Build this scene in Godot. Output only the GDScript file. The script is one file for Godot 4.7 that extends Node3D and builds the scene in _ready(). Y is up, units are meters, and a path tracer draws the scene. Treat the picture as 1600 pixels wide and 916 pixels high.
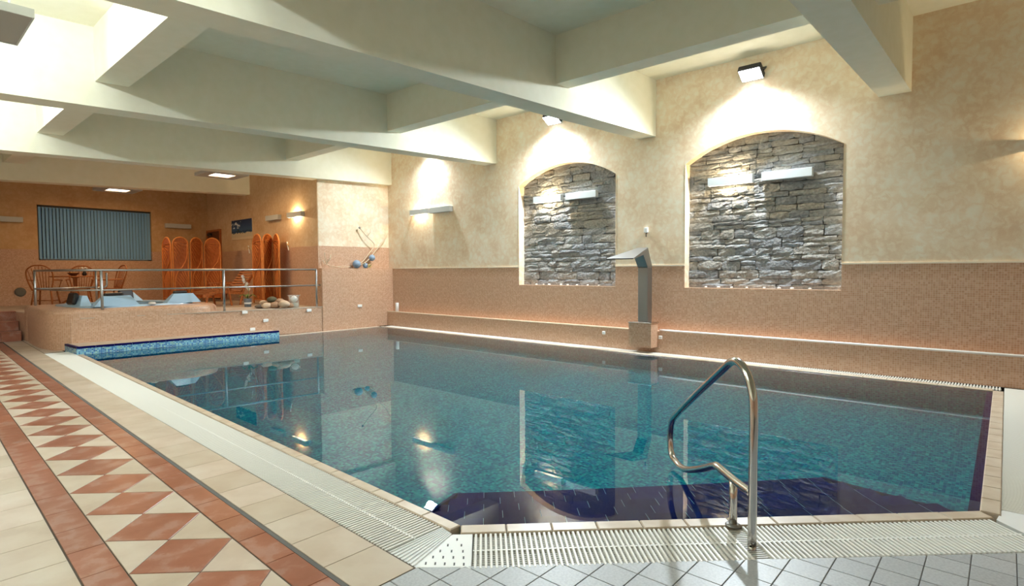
extends Node3D
# An indoor swimming pool. x runs towards the wall with the arched niches, z towards the viewer, y up; the deck is y = 0.

const CAM_HEIGHT := 1.45
const FOCAL := 876.0            # in pixels of the 1600 x 916 frame
const YAW := 48.551
const PITCH := -2.3106
const ROLL := -0.3044

const XW := 9.2                 # plane of the right wall
const XL := 9.0                 # front of the low ledge under it
const ZB := -12.4               # front of the low back wall
const ZU := -12.57              # upper back wall
const XS := 7.12                # side wall of the platform
const ZE := -19.4               # end wall with the window
const PLAT := 0.6               # platform height
const DADO := 1.517
const DADO2 := 2.075
const WATER := -0.008
const E_FLOOD := 36.0
const E_UP := 2.7
const E_SCONCE := 0.7
const E_PANEL := 3.0
const E_DOWN := 1.6
const SHEAR := 0.0235           # the deck runs 1.3 degrees off the wall

var cam_right: Vector3
var cam_up: Vector3
var cam_fwd: Vector3
var M := {}
var rng := RandomNumberGenerator.new()
var used := {}


func _ready() -> void:
	rng.seed = 7
	_camera_and_light()
	_materials()
	_shell()
	_ceiling()
	_pool()
	_deck()
	_gratings()
	_platform()
	_niches()
	_lamps()
	_handrail()
	_shower()
	_hot_tub()
	_railing()
	_window()
	_furniture()
	_small_things()


# ------------------------------------------------------------------ camera, sky, exposure
func _camera_and_light() -> void:
	var ya := deg_to_rad(YAW)
	var pi_ := deg_to_rad(PITCH)
	var ro := deg_to_rad(ROLL)
	cam_fwd = Vector3(sin(ya) * cos(pi_), sin(pi_), -cos(ya) * cos(pi_))
	var right := Vector3(cos(ya), 0, sin(ya))
	var up := right.cross(cam_fwd)
	cam_right = right * cos(ro) + up * sin(ro)
	cam_up = -right * sin(ro) + up * cos(ro)
	var cam := Camera3D.new()
	cam.name = "camera"
	cam.fov = rad_to_deg(2.0 * atan(458.0 / FOCAL))
	cam.near = 0.05
	cam.far = 100.0
	cam.transform = Transform3D(Basis(cam_right, cam_up, -cam_fwd), Vector3(0, CAM_HEIGHT, 0))
	add_child(cam)
	cam.current = true
	var we := WorldEnvironment.new()
	we.name = "environment"
	var e := Environment.new()
	e.background_mode = Environment.BG_COLOR
	e.background_color = Color(0.02, 0.025, 0.035)
	e.tonemap_mode = Environment.TONE_MAPPER_LINEAR
	e.tonemap_exposure = 1.06
	e.sdfgi_enabled = true
	e.ssao_enabled = true
	e.ssil_enabled = true
	we.environment = e
	add_child(we)


func px(x: float, y: float, depth: float) -> Vector3:
	# the point seen at pixel (x, y) of the photograph, this far in front of the lens
	return Vector3(0, CAM_HEIGHT, 0) + (cam_fwd + cam_right * ((x - 800.0) / FOCAL) - cam_up * ((y - 458.0) / FOCAL)) * depth


func on_floor(x: float, depth: float, level: float) -> Vector3:
	var p := px(x, 424.0, depth)
	return Vector3(p.x, level, p.z)


# ------------------------------------------------------------------ names and metas
func numbered(called: String) -> String:
	if not used.has(called):
		used[called] = 0
		return called
	used[called] += 1
	return "%s_%03d" % [called, used[called]]


func thing(called: String, label: String, category: String, at := Vector3.ZERO, turn := 0.0, group := "") -> Node3D:
	var o := Node3D.new()
	o.name = numbered(called)
	add_child(o)
	o.position = at
	o.rotation.y = turn
	o.set_meta("label", label)
	o.set_meta("category", category)
	if group:
		o.set_meta("group", group)
	return o


func structure(called: String, label := "") -> Node3D:
	var o := Node3D.new()
	o.name = numbered(called)
	add_child(o)
	o.set_meta("kind", "structure")
	if label:
		o.set_meta("label", label)
	return o


func part_node(called: String, parent: Node3D, at := Vector3.ZERO) -> Node3D:
	var o := Node3D.new()
	o.name = called
	parent.add_child(o, true)
	o.position = at
	return o


func obj(called: String, st: SurfaceTool, m: Material, parent: Node3D) -> MeshInstance3D:
	st.generate_normals()
	return obj_mesh(called, st.commit(), m, parent)


func obj_mesh(called: String, mesh: Mesh, m: Material, parent: Node3D) -> MeshInstance3D:
	var o := MeshInstance3D.new()
	o.name = called
	o.mesh = mesh
	o.material_override = m
	parent.add_child(o, true)
	return o


func top(called: String, st: SurfaceTool, m: Material, label: String, category: String, group := "") -> MeshInstance3D:
	var o := obj(numbered(called), st, m, self)
	o.set_meta("label", label)
	o.set_meta("category", category)
	if group:
		o.set_meta("group", group)
	return o


# ------------------------------------------------------------------ shapes
func mb(smooth := false) -> SurfaceTool:
	var s := SurfaceTool.new()
	s.begin(Mesh.PRIMITIVE_TRIANGLES)
	s.set_smooth_group(0 if smooth else -1)
	return s


func tri(s: SurfaceTool, a: Vector3, b: Vector3, c: Vector3, inside: Vector3) -> void:
	var n := (c - a).cross(b - a)
	if n.dot((a + b + c) / 3.0 - inside) < 0.0:
		var t := b
		b = c
		c = t
	s.add_vertex(a)
	s.add_vertex(b)
	s.add_vertex(c)


func quad(s: SurfaceTool, a: Vector3, b: Vector3, c: Vector3, d: Vector3, inside: Vector3) -> void:
	tri(s, a, b, c, inside)
	tri(s, a, c, d, inside)


func loft(s: SurfaceTool, lo: Array, hi: Array) -> void:
	# a convex solid between two outlines of the same number of points
	var mid := Vector3.ZERO
	for p in lo:
		mid += p
	for p in hi:
		mid += p
	mid /= float(lo.size() + hi.size())
	var n := lo.size()
	for i in n:
		var j := (i + 1) % n
		quad(s, lo[i], lo[j], hi[j], hi[i], mid)
	for i in range(1, n - 1):
		tri(s, lo[0], lo[i], lo[i + 1], mid)
		tri(s, hi[0], hi[i], hi[i + 1], mid)


func prism(s: SurfaceTool, outline: Array, y0: float, y1: float) -> void:
	# outline: Vector2(x, z), convex
	var lo := []
	var hi := []
	for p in outline:
		lo.append(Vector3(p.x, y0, p.y))
		hi.append(Vector3(p.x, y1, p.y))
	loft(s, lo, hi)


func box(s: SurfaceTool, lo: Vector3, hi: Vector3) -> void:
	prism(s, [Vector2(lo.x, lo.z), Vector2(hi.x, lo.z), Vector2(hi.x, hi.z), Vector2(lo.x, hi.z)], lo.y, hi.y)


func bevel_box(s: SurfaceTool, c: Vector3, size: Vector3, b: float, basis := Basis()) -> void:
	var h := size / 2.0
	var faces := []
	for ax in 3:
		for sg in [-1.0, 1.0]:
			var u := (ax + 1) % 3
			var v := (ax + 2) % 3
			var f := []
			for k in [[-1, -1], [1, -1], [1, 1], [-1, 1]]:
				var p := Vector3.ZERO
				p[ax] = sg * h[ax]
				p[u] = k[0] * (h[u] - b)
				p[v] = k[1] * (h[v] - b)
				f.append(c + basis * p)
			faces.append(f)
			quad(s, f[0], f[1], f[2], f[3], c)
	for ax in 3:
		var u := (ax + 1) % 3
		var v := (ax + 2) % 3
		for k in [[-1, -1], [1, -1], [1, 1], [-1, 1]]:
			var q := []
			for e in [[-1, 0], [1, 0], [1, 1], [-1, 1]]:
				var p := Vector3.ZERO
				p[ax] = e[0] * (h[ax] - b)
				p[u] = k[0] * (h[u] - (b if e[1] == 0 else 0.0))
				p[v] = k[1] * (h[v] - (0.0 if e[1] == 0 else b))
				q.append(c + basis * p)
			quad(s, q[0], q[1], q[2], q[3], c)
	for x in [-1, 1]:
		for y in [-1, 1]:
			for z in [-1, 1]:
				tri(s, c + basis * Vector3(x * h.x, y * (h.y - b), z * (h.z - b)), c + basis * Vector3(x * (h.x - b), y * h.y, z * (h.z - b)), c + basis * Vector3(x * (h.x - b), y * (h.y - b), z * h.z), c)


func bar(s: SurfaceTool, a: Vector3, b: Vector3, w: float, t: float, side := Vector3.UP) -> void:
	# a bevelled board from a to b; t is its size along "side" as far as that stands across
	var d := (b - a).normalized()
	var x := d.cross(side).normalized()
	var y := x.cross(d).normalized()
	bevel_box(s, (a + b) / 2.0, Vector3(w, t, a.distance_to(b)), minf(w, t) * 0.15, Basis(x, y, -d))


func slab(outline: Array, y0: float, y1: float, b: float) -> ArrayMesh:
	# a flat convex piece with a small bevel round its upper edge; outline is Vector2(x, z)
	var s := mb()
	var mid := Vector2.ZERO
	for p in outline:
		mid += p
	mid /= outline.size()
	var lo := []
	var hi := []
	var inset := []
	var n := outline.size()
	for i in n:
		var p: Vector2 = outline[i]
		var a: Vector2 = outline[(i + n - 1) % n]
		var c: Vector2 = outline[(i + 1) % n]
		var dir := ((a - p).normalized() + (c - p).normalized())
		var ang := absf((a - p).normalized().angle_to((c - p).normalized())) / 2.0
		var q := p + dir.normalized() * (b / maxf(sin(ang), 0.2)) if dir.length() > 0.001 else p + (mid - p).normalized() * b
		lo.append(Vector3(p.x, y0, p.y))
		hi.append(Vector3(p.x, y1 - b, p.y))
		inset.append(Vector3(q.x, y1, q.y))
	var inside := Vector3(mid.x, (y0 + y1) / 2.0 - 0.02, mid.y)
	for i in n:
		var j := (i + 1) % n
		quad(s, lo[i], lo[j], hi[j], hi[i], inside)
		quad(s, hi[i], hi[j], inset[j], inset[i], inside)
	for i in range(1, n - 1):
		tri(s, inset[0], inset[i], inset[i + 1], inside)
	s.generate_normals()
	return s.commit()


func tube(s: SurfaceTool, pts: Array, r: float, seg := 10, closed := false) -> void:
	var n := pts.size()
	var rings := []
	var prev := Vector3.ZERO
	for i in n:
		var a: Vector3 = pts[(i + n - 1) % n] if closed else pts[maxi(i - 1, 0)]
		var b: Vector3 = pts[(i + 1) % n] if closed else pts[mini(i + 1, n - 1)]
		var d := (b - a).normalized()
		var x := prev - d * prev.dot(d)
		if x.length() < 0.01:
			x = d.cross(Vector3.UP if absf(d.y) < 0.9 else Vector3.RIGHT)
		x = x.normalized()
		prev = x
		var y := d.cross(x)
		var ring := []
		for k in seg:
			var t := TAU * k / seg
			ring.append(pts[i] + (x * cos(t) + y * sin(t)) * r)
		rings.append(ring)
	for i in (n if closed else n - 1):
		var j := (i + 1) % n
		var mid: Vector3 = (pts[i] + pts[j]) / 2.0
		for k in seg:
			var l := (k + 1) % seg
			quad(s, rings[i][k], rings[i][l], rings[j][l], rings[j][k], mid)
	if not closed:
		for k in range(1, seg - 1):
			tri(s, rings[0][0], rings[0][k], rings[0][k + 1], pts[1])
			tri(s, rings[n - 1][0], rings[n - 1][k], rings[n - 1][k + 1], pts[n - 2])


func lathe(s: SurfaceTool, profile: Array, at: Vector3, seg := 16) -> void:
	# profile: Vector2(radius, height) from bottom to top; the solid lies inside it
	for i in profile.size() - 1:
		var p: Vector2 = profile[i]
		var q: Vector2 = profile[i + 1]
		for k in seg:
			var a := TAU * k / seg
			var b := TAU * (k + 1) / seg
			var pa := at + Vector3(cos(a) * p.x, p.y, sin(a) * p.x)
			var pb := at + Vector3(cos(b) * p.x, p.y, sin(b) * p.x)
			var qa := at + Vector3(cos(a) * q.x, q.y, sin(a) * q.x)
			var qb := at + Vector3(cos(b) * q.x, q.y, sin(b) * q.x)
			var nrm := Vector2(q.y - p.y, p.x - q.x)
			var m := (pa + pb + qa + qb) / 4.0
			var out := Vector3(cos((a + b) / 2) * nrm.x, nrm.y, sin((a + b) / 2) * nrm.x)
			if p.x > 0.0001:
				tri(s, pa, pb, qb, m - out)
			if q.x > 0.0001:
				tri(s, pa, qb, qa, m - out)


func ball(s: SurfaceTool, at: Vector3, r: Vector3, rings := 8, seg := 12, bumpy := 0.0, noise: FastNoiseLite = null) -> void:
	var grid := []
	for i in rings + 1:
		var row := []
		var t := PI * i / rings
		for k in seg:
			var a := TAU * k / seg
			var d := Vector3(sin(t) * cos(a), cos(t), sin(t) * sin(a))
			var f := 1.0
			if noise:
				f += bumpy * noise.get_noise_3dv((at + d * r) * 10.0)
			row.append(at + d * r * f)
		grid.append(row)
	for i in rings:
		for k in seg:
			var l := (k + 1) % seg
			if i > 0:
				tri(s, grid[i][k], grid[i][l], grid[i + 1][k], at)
			if i < rings - 1:
				tri(s, grid[i][l], grid[i + 1][l], grid[i + 1][k], at)


func smooth_path(pts: Array, step := 5, closed := false) -> Array:
	var out := []
	var n := pts.size()
	for i in (n if closed else n - 1):
		var p0: Vector3 = pts[(i + n - 1) % n] if closed else pts[maxi(i - 1, 0)]
		var p1: Vector3 = pts[i]
		var p2: Vector3 = pts[(i + 1) % n]
		var p3: Vector3 = pts[(i + 2) % n] if closed else pts[mini(i + 2, n - 1)]
		for k in step:
			out.append(p1.cubic_interpolate(p2, p0, p3, float(k) / step))
	if not closed:
		out.append(pts[n - 1])
	return out


# ------------------------------------------------------------------ materials
func plain(color: Color, rough := 0.6, metal := 0.0, spec := 0.5) -> StandardMaterial3D:
	var m := StandardMaterial3D.new()
	m.albedo_color = color
	m.roughness = rough
	m.metallic = metal
	m.metallic_specular = spec
	return m


func c8(r: int, g: int, b: int) -> Color:
	return Color(r / 255.0, g / 255.0, b / 255.0)


func noise_image(size: int, freq: float, seed_: int, octaves := 4, warp := 0.0) -> Image:
	var f := FastNoiseLite.new()
	f.seed = seed_
	f.frequency = freq
	f.noise_type = FastNoiseLite.TYPE_SIMPLEX_SMOOTH
	f.fractal_octaves = octaves
	if warp > 0.0:
		f.domain_warp_enabled = true
		f.domain_warp_amplitude = warp
		f.domain_warp_frequency = freq * 1.5
	return f.get_seamless_image(size, size)


func ramp_texture(im: Image, stops: Array) -> ImageTexture:
	# stops: [[at, Color], ...]
	var g := Gradient.new()
	var at := PackedFloat32Array()
	var cs := PackedColorArray()
	for s in stops:
		at.append(s[0])
		cs.append(s[1])
	g.offsets = at
	g.colors = cs
	var lut := []
	for i in 256:
		lut.append(g.sample(i / 255.0))
	var out := Image.create(im.get_width(), im.get_height(), false, Image.FORMAT_RGB8)
	for y in im.get_height():
		for x in im.get_width():
			out.set_pixel(x, y, lut[int(im.get_pixel(x, y).r * 255.0)])
	return ImageTexture.create_from_image(out)


func triplanar(m: StandardMaterial3D, metres: float, world := true) -> void:
	m.uv1_triplanar = true
	m.uv1_world_triplanar = world
	m.uv1_triplanar_sharpness = 8.0
	m.uv1_scale = Vector3.ONE / metres


func mosaic(colors: Array, grout: Color, pitch: float, seed_: int, rough: float, relief: float, spec := 0.5) -> StandardMaterial3D:
	# small square tesserae, far below ten pixels each
	var n := 32
	var p := 16
	var r := RandomNumberGenerator.new()
	r.seed = seed_
	var a := Image.create(n * p, n * p, false, Image.FORMAT_RGB8)
	var h := Image.create(n * p, n * p, false, Image.FORMAT_L8)
	a.fill(grout)
	h.fill(Color(0, 0, 0))
	for j in n:
		for i in n:
			var c: Color = colors[r.randi() % colors.size()]
			c = c.lerp(colors[r.randi() % colors.size()], r.randf())
			a.fill_rect(Rect2i(i * p + 1, j * p + 1, p - 2, p - 2), c)
			h.fill_rect(Rect2i(i * p + 1, j * p + 1, p - 2, p - 2), Color(0.6, 0.6, 0.6))
			h.fill_rect(Rect2i(i * p + 2, j * p + 2, p - 4, p - 4), Color(1, 1, 1))
	var m := plain(Color.WHITE, rough, 0.0, spec)
	m.albedo_texture = ImageTexture.create_from_image(a)
	m.heightmap_enabled = true
	m.heightmap_texture = ImageTexture.create_from_image(h)
	m.heightmap_scale = relief
	triplanar(m, n * pitch)
	return m


func _materials() -> void:
	# sponge-painted plaster: broad clouds with finer veins
	var cloud := noise_image(768, 0.006, 3, 5, 50.0)
	var veins := noise_image(768, 0.02, 4, 5, 35.0)
	for y in 768:
		for x in 768:
			var v := 0.55 * cloud.get_pixel(x, y).r + 0.45 * (1.0 - absf(veins.get_pixel(x, y).r - 0.5) * 2.6)
			cloud.set_pixel(x, y, Color(v, v, v))
	var pl := plain(Color.WHITE, 0.85, 0.0, 0.3)
	pl.albedo_texture = ramp_texture(cloud, [[0.1, c8(247, 238, 218)], [0.4, c8(245, 231, 208)], [0.6, c8(242, 222, 194)], [0.8, c8(235, 210, 179)], [1.0, c8(230, 199, 166)]])
	triplanar(pl, 3.2)
	M.plaster = pl
	# the lounge walls are painted ochre
	var oc := plain(Color.WHITE, 0.85, 0.0, 0.3)
	oc.albedo_texture = ramp_texture(cloud, [[0.1, c8(222, 188, 146)], [0.5, c8(214, 176, 132)], [1.0, c8(200, 156, 112)]])
	triplanar(oc, 3.2)
	M.ochre = oc
	var sd := plain(Color.WHITE, 0.85, 0.0, 0.3)
	sd.albedo_texture = ramp_texture(cloud, [[0.1, c8(228, 202, 168)], [0.5, c8(220, 190, 154)], [1.0, c8(206, 170, 130)]])
	triplanar(sd, 3.2)
	M.lounge_side = sd
	# painted concrete of ceiling and beams
	var fine := noise_image(256, 0.03, 5, 4)
	var ce := plain(Color.WHITE, 0.8, 0.0, 0.3)
	ce.albedo_texture = ramp_texture(fine, [[0.0, c8(243, 240, 218)], [1.0, c8(248, 245, 226)]])
	triplanar(ce, 1.7)
	M.concrete = ce
	M.mosaic = mosaic([c8(204, 160, 130), c8(198, 152, 121), c8(210, 168, 139), c8(193, 146, 115), c8(214, 175, 148)], c8(216, 190, 166), 0.027, 11, 0.34, 0.08)
	M.pool_mosaic = mosaic([c8(6, 118, 142), c8(24, 156, 160), c8(4, 88, 134), c8(14, 138, 150), c8(48, 172, 170), c8(6, 102, 130)], c8(60, 140, 150), 0.027, 12, 0.4, 0.05, 0.12)
	M.blue_mosaic = mosaic([c8(70, 140, 200), c8(120, 190, 220), c8(40, 100, 170), c8(150, 210, 225), c8(170, 215, 190), c8(50, 120, 185)], c8(190, 215, 225), 0.027, 13, 0.25, 0.05)
	# floor tiles
	var grain := noise_image(256, 0.012, 21, 5, 20.0)
	var speck := noise_image(256, 0.11, 22, 2)
	var beige := ramp_texture(grain, [[0.0, c8(195, 175, 155)], [0.5, c8(207, 190, 172)], [1.0, c8(214, 200, 184)]])
	var film := noise_image(256, 0.016, 23, 5, 30.0)
	var red := ramp_texture(film, [[0.0, c8(154, 94, 70)], [0.5, c8(163, 105, 83)], [0.62, c8(169, 118, 98)], [0.75, c8(174, 131, 115)], [1.0, c8(169, 124, 107)]])
	var grey := ramp_texture(speck, [[0.0, c8(166, 169, 172)], [0.5, c8(179, 182, 184)], [1.0, c8(190, 194, 195)]])
	for k in 3:
		var t := 1.0 - 0.022 * k
		M["beige%d" % k] = _tile_material(beige, Color(t, t, t * (1.0 - 0.01 * k)), 0.42, 1.3)
		M["red%d" % k] = _tile_material(red, Color(t, t, t), 0.3, 0.9)
		M["grey%d" % k] = _tile_material(grey, Color(t, t, t), 0.42, 0.5)
	M.grout = plain(c8(96, 86, 76), 0.95)
	M.grey_grout = plain(c8(104, 102, 98), 0.95)
	M.deck_base = _tile_material(beige, Color(0.95, 0.95, 0.95), 0.45, 1.3)
	M.grey_base = plain(c8(180, 182, 180), 0.5)
	M.coping = _tile_material(beige, Color(1.0, 1.0, 0.98), 0.35, 0.7)
	M.navy = plain(c8(20, 18, 80), 0.3, 0.0, 0.12)
	M.navy2 = plain(c8(25, 22, 92), 0.3, 0.0, 0.12)
	M.white_grout = plain(c8(168, 180, 196), 0.7)
	M.ivory = plain(c8(238, 236, 228), 0.4)
	M.white_plastic = plain(c8(242, 243, 240), 0.35)
	M.channel = plain(c8(176, 168, 154), 0.8)
	M.trim = plain(c8(242, 228, 206), 0.5)
	# stone cladding
	var rough_im := noise_image(512, 0.02, 31, 6, 12.0)
	var stops := [[c8(134, 134, 134), c8(170, 170, 169)], [c8(140, 138, 135), c8(176, 173, 169)], [c8(126, 127, 130), c8(162, 163, 165)], [c8(144, 140, 134), c8(180, 175, 168)]]
	var relief := ImageTexture.create_from_image(rough_im)
	for k in 4:
		var m := plain(Color.WHITE, 0.85, 0.0, 0.3)
		m.albedo_texture = ramp_texture(rough_im, [[0.0, stops[k][0]], [1.0, stops[k][1]]])
		m.heightmap_enabled = true
		m.heightmap_texture = relief
		m.heightmap_scale = 0.9
		triplanar(m, 0.6)
		M["stone%d" % k] = m
	M.mortar = plain(c8(112, 108, 104), 0.95)
	# metal, wood, others
	M.steel = plain(c8(205, 203, 200), 0.12, 1.0)
	M.brushed = plain(c8(150, 148, 145), 0.45, 1.0)
	M.alu = plain(c8(176, 180, 182), 0.35, 1.0)
	M.white_metal = plain(c8(206, 210, 210), 0.45)
	M.grey_panel = plain(c8(178, 178, 172), 0.5)
	M.dark = plain(c8(40, 40, 44), 0.5)
	M.black = plain(c8(22, 22, 26), 0.4)
	var wood_im := noise_image(256, 0.02, 41, 4)
	for w in [["wood", c8(150, 84, 40), c8(186, 112, 58)], ["rattan", c8(206, 122, 58), c8(232, 154, 84)], ["rattan_dark", c8(158, 82, 34), c8(188, 106, 50)], ["wood_dark", c8(84, 44, 24), c8(112, 62, 36)]]:
		var m := plain(Color.WHITE, 0.45)
		m.albedo_texture = ramp_texture(wood_im, [[0.0, w[1]], [1.0, w[2]]])
		triplanar(m, 0.5)
		m.uv1_scale = Vector3(4, 1.0, 4)
		M[w[0]] = m
	M.acrylic = plain(c8(176, 212, 238), 0.15)
	M.acrylic.clearcoat_enabled = true
	M.acrylic.clearcoat = 0.6
	M.blind = plain(c8(140, 194, 244), 0.7)
	var glass := plain(Color(0.9, 0.95, 0.95, 0.12), 0.05)
	glass.transparency = BaseMaterial3D.TRANSPARENCY_ALPHA
	M.glass = glass
	var water := plain(Color(0.66, 0.95, 0.98, 0.0), 0.0)
	water.refraction_enabled = true
	water.refraction_scale = 0.033
	water.transparency = BaseMaterial3D.TRANSPARENCY_ALPHA
	M.water = water
	M.lamp_cool = _glow(Color(0.97, 0.98, 1.0), 14.0)
	M.lamp_warm = _glow(Color(1.0, 0.9, 0.72), 10.0)
	M.lamp_panel = _glow(Color(1.0, 0.96, 0.9), 3.0)
	M.lamp_dim = _glow(Color(1.0, 0.97, 0.92), 2.0)


func _tile_material(t: Texture2D, tint: Color, rough: float, metres: float) -> StandardMaterial3D:
	var m := plain(tint, rough)
	m.albedo_texture = t
	triplanar(m, metres)
	return m


func _glow(c: Color, energy: float) -> StandardMaterial3D:
	var m := plain(Color.WHITE, 0.5)
	m.emission_enabled = true
	m.emission = c
	m.emission_energy_multiplier = energy
	return m


# ------------------------------------------------------------------ walls
func roof(x: float) -> float:
	return 4.785 - 0.04 * (XW - x)


func wall_panel(parent: Node3D, called: String, m: Material, lo: Vector3, hi: Vector3) -> void:
	var s := mb()
	box(s, lo, hi)
	obj(called, s, m, parent)


const NICHES := [[-7.915, -5.523, 6.656], [-4.158, -1.79, 2.824]]
const SILL := 1.137
const SPRING := 3.245
const CROWN := 3.6
const NICHE_DEPTH := 0.15


func arch(t: float) -> float:
	# height of the segmental arch, t from -1 to 1 across the opening
	var half := 1.19
	var rise := CROWN - SPRING
	var r := (half * half + rise * rise) / (2.0 * rise)
	return CROWN - r + sqrt(r * r - half * half * t * t)


func _shell() -> void:
	# right wall with the two arched niches
	var w := structure("wall_right")
	var s := mb()
	var d := mb()
	var soff := mb()
	var hid := Vector3(XW + 5.0, 2.5, -6.0)
	var z0 := ZU - 0.2
	var cuts := [z0]
	for n in NICHES:
		cuts.append(n[0])
		cuts.append(n[1])
	cuts.append(2.7)
	for i in range(0, cuts.size(), 2):
		var a: float = cuts[i]
		var b: float = cuts[i + 1]
		quad(s, Vector3(XW, DADO, a), Vector3(XW, DADO, b), Vector3(XW, 5.0, b), Vector3(XW, 5.0, a), hid)
		quad(d, Vector3(XW - 0.006, 0.3, a), Vector3(XW - 0.006, 0.3, b), Vector3(XW - 0.006, DADO, b), Vector3(XW - 0.006, DADO, a), hid)
	for n in NICHES:
		var a: float = n[0]
		var b: float = n[1]
		quad(d, Vector3(XW - 0.006, 0.3, a), Vector3(XW - 0.006, 0.3, b), Vector3(XW - 0.006, SILL, b), Vector3(XW - 0.006, SILL, a), hid)
		quad(d, Vector3(XW - 0.006, SILL, a), Vector3(XW - 0.006, SILL, b), Vector3(XW + NICHE_DEPTH + 0.1, SILL, b), Vector3(XW + NICHE_DEPTH + 0.1, SILL, a), Vector3(XW, 0, (a + b) / 2))
		var steps := 28
		var open := Vector3(XW, 2.2, (a + b) / 2)
		for k in steps:
			var za := lerpf(a, b, float(k) / steps)
			var zb := lerpf(a, b, float(k + 1) / steps)
			var ya := arch(-1.0 + 2.0 * k / steps)
			var yb := arch(-1.0 + 2.0 * (k + 1) / steps)
			quad(s, Vector3(XW, ya, za), Vector3(XW, yb, zb), Vector3(XW, 5.0, zb), Vector3(XW, 5.0, za), hid)
			var up := Vector3((XW + 0.05), 9.0, (za + zb) / 2)
			quad(soff, Vector3(XW, ya, za), Vector3(XW, yb, zb), Vector3(XW + NICHE_DEPTH + 0.1, yb, zb), Vector3(XW + NICHE_DEPTH + 0.1, ya, za), up)
		for e in [[a, -9.0], [b, 9.0]]:
			var z: float = e[0]
			quad(soff, Vector3(XW - 0.006, SILL, z), Vector3(XW - 0.006, SPRING, z), Vector3(XW + NICHE_DEPTH + 0.1, SPRING, z), Vector3(XW + NICHE_DEPTH + 0.1, SILL, z), open + Vector3(0, 0, e[1]))
	obj("plaster", s, M.plaster, w)
	obj("mosaic_dado", d, M.mosaic, w)
	obj("niche_reveal", soff, M.plaster, w)
	wall_panel(w, "backing", M.mortar, Vector3(XW + NICHE_DEPTH + 0.07, -0.2, z0), Vector3(XW + 0.5, 5.1, 2.9))
	wall_panel(w, "ledge", M.mosaic, Vector3(XL, 0.0, ZB), Vector3(XW + 0.02, 0.375, 2.7))
	# the light line along the top of the dado
	var t := structure("trim_1")
	var zs := [ZB, NICHES[0][0], NICHES[0][1], NICHES[1][0], NICHES[1][1], 2.7]
	for i in range(0, 6, 2):
		wall_panel(t, "strip", M.trim, Vector3(XW - 0.014, DADO - 0.006, zs[i]), Vector3(XW + 0.01, DADO + 0.016, zs[i + 1]))
	# corner profile on the ledge
	var t2 := structure("trim_2")
	wall_panel(t2, "strip", M.trim, Vector3(XL - 0.004, 0.368, ZB + 0.02), Vector3(XL + 0.018, 0.382, -4.98))

	# back wall beside the platform: low wall with a ledge, upper wall set back
	var b := structure("wall_back")
	wall_panel(b, "mosaic_base", M.mosaic, Vector3(XS, 0.0, ZE), Vector3(XW + 0.02, 1.524, ZB))
	wall_panel(b, "mosaic_dado", M.mosaic, Vector3(XS, 1.52, ZE), Vector3(XW + 0.02, DADO2, ZU))
	wall_panel(b, "plaster", M.plaster, Vector3(XS + 0.02, DADO2, ZE), Vector3(XW + 0.02, 4.9, ZU))
	wall_panel(b, "lounge_plaster", M.lounge_side, Vector3(XS, DADO2, ZE), Vector3(XS + 0.02, 4.9, ZU - 0.004))

	# end wall round the window
	var e := structure("wall_end")
	var wx0 := 2.88
	var wx1 := 5.54
	var wy0 := 1.79
	var wy1 := 3.27
	var zb := ZE - 0.3
	wall_panel(e, "mosaic_dado", M.mosaic, Vector3(-2.6, 0.0, zb), Vector3(wx0, DADO2, ZE + 0.006))
	wall_panel(e, "mosaic_dado", M.mosaic, Vector3(wx1, 0.0, zb), Vector3(XS + 0.3, DADO2, ZE + 0.006))
	wall_panel(e, "mosaic_dado", M.mosaic, Vector3(wx0, 0.0, zb), Vector3(wx1, wy0, ZE + 0.006))
	wall_panel(e, "plaster", M.ochre, Vector3(-2.6, DADO2, zb), Vector3(wx0, 4.8, ZE))
	wall_panel(e, "plaster", M.ochre, Vector3(wx1, DADO2, zb), Vector3(XS + 0.3, 4.8, ZE))
	wall_panel(e, "plaster", M.ochre, Vector3(wx0, wy1, zb), Vector3(wx1, 4.8, ZE))

	# the walls beside and behind the viewer
	var l := structure("wall_left")
	wall_panel(l, "mosaic_dado", M.mosaic, Vector3(-2.9, 0.0, zb), Vector3(-2.594, DADO, 2.9))
	wall_panel(l, "plaster", M.concrete, Vector3(-2.9, DADO, zb), Vector3(-2.6, 4.8, 2.9))
	var f := structure("wall_front")
	wall_panel(f, "mosaic_dado", M.mosaic, Vector3(-2.9, 0.0, 2.694), Vector3(XW + 0.5, DADO, 2.9))
	wall_panel(f, "plaster", M.concrete, Vector3(-2.9, DADO, 2.7), Vector3(XW + 0.5, 5.0, 2.9))


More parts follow.
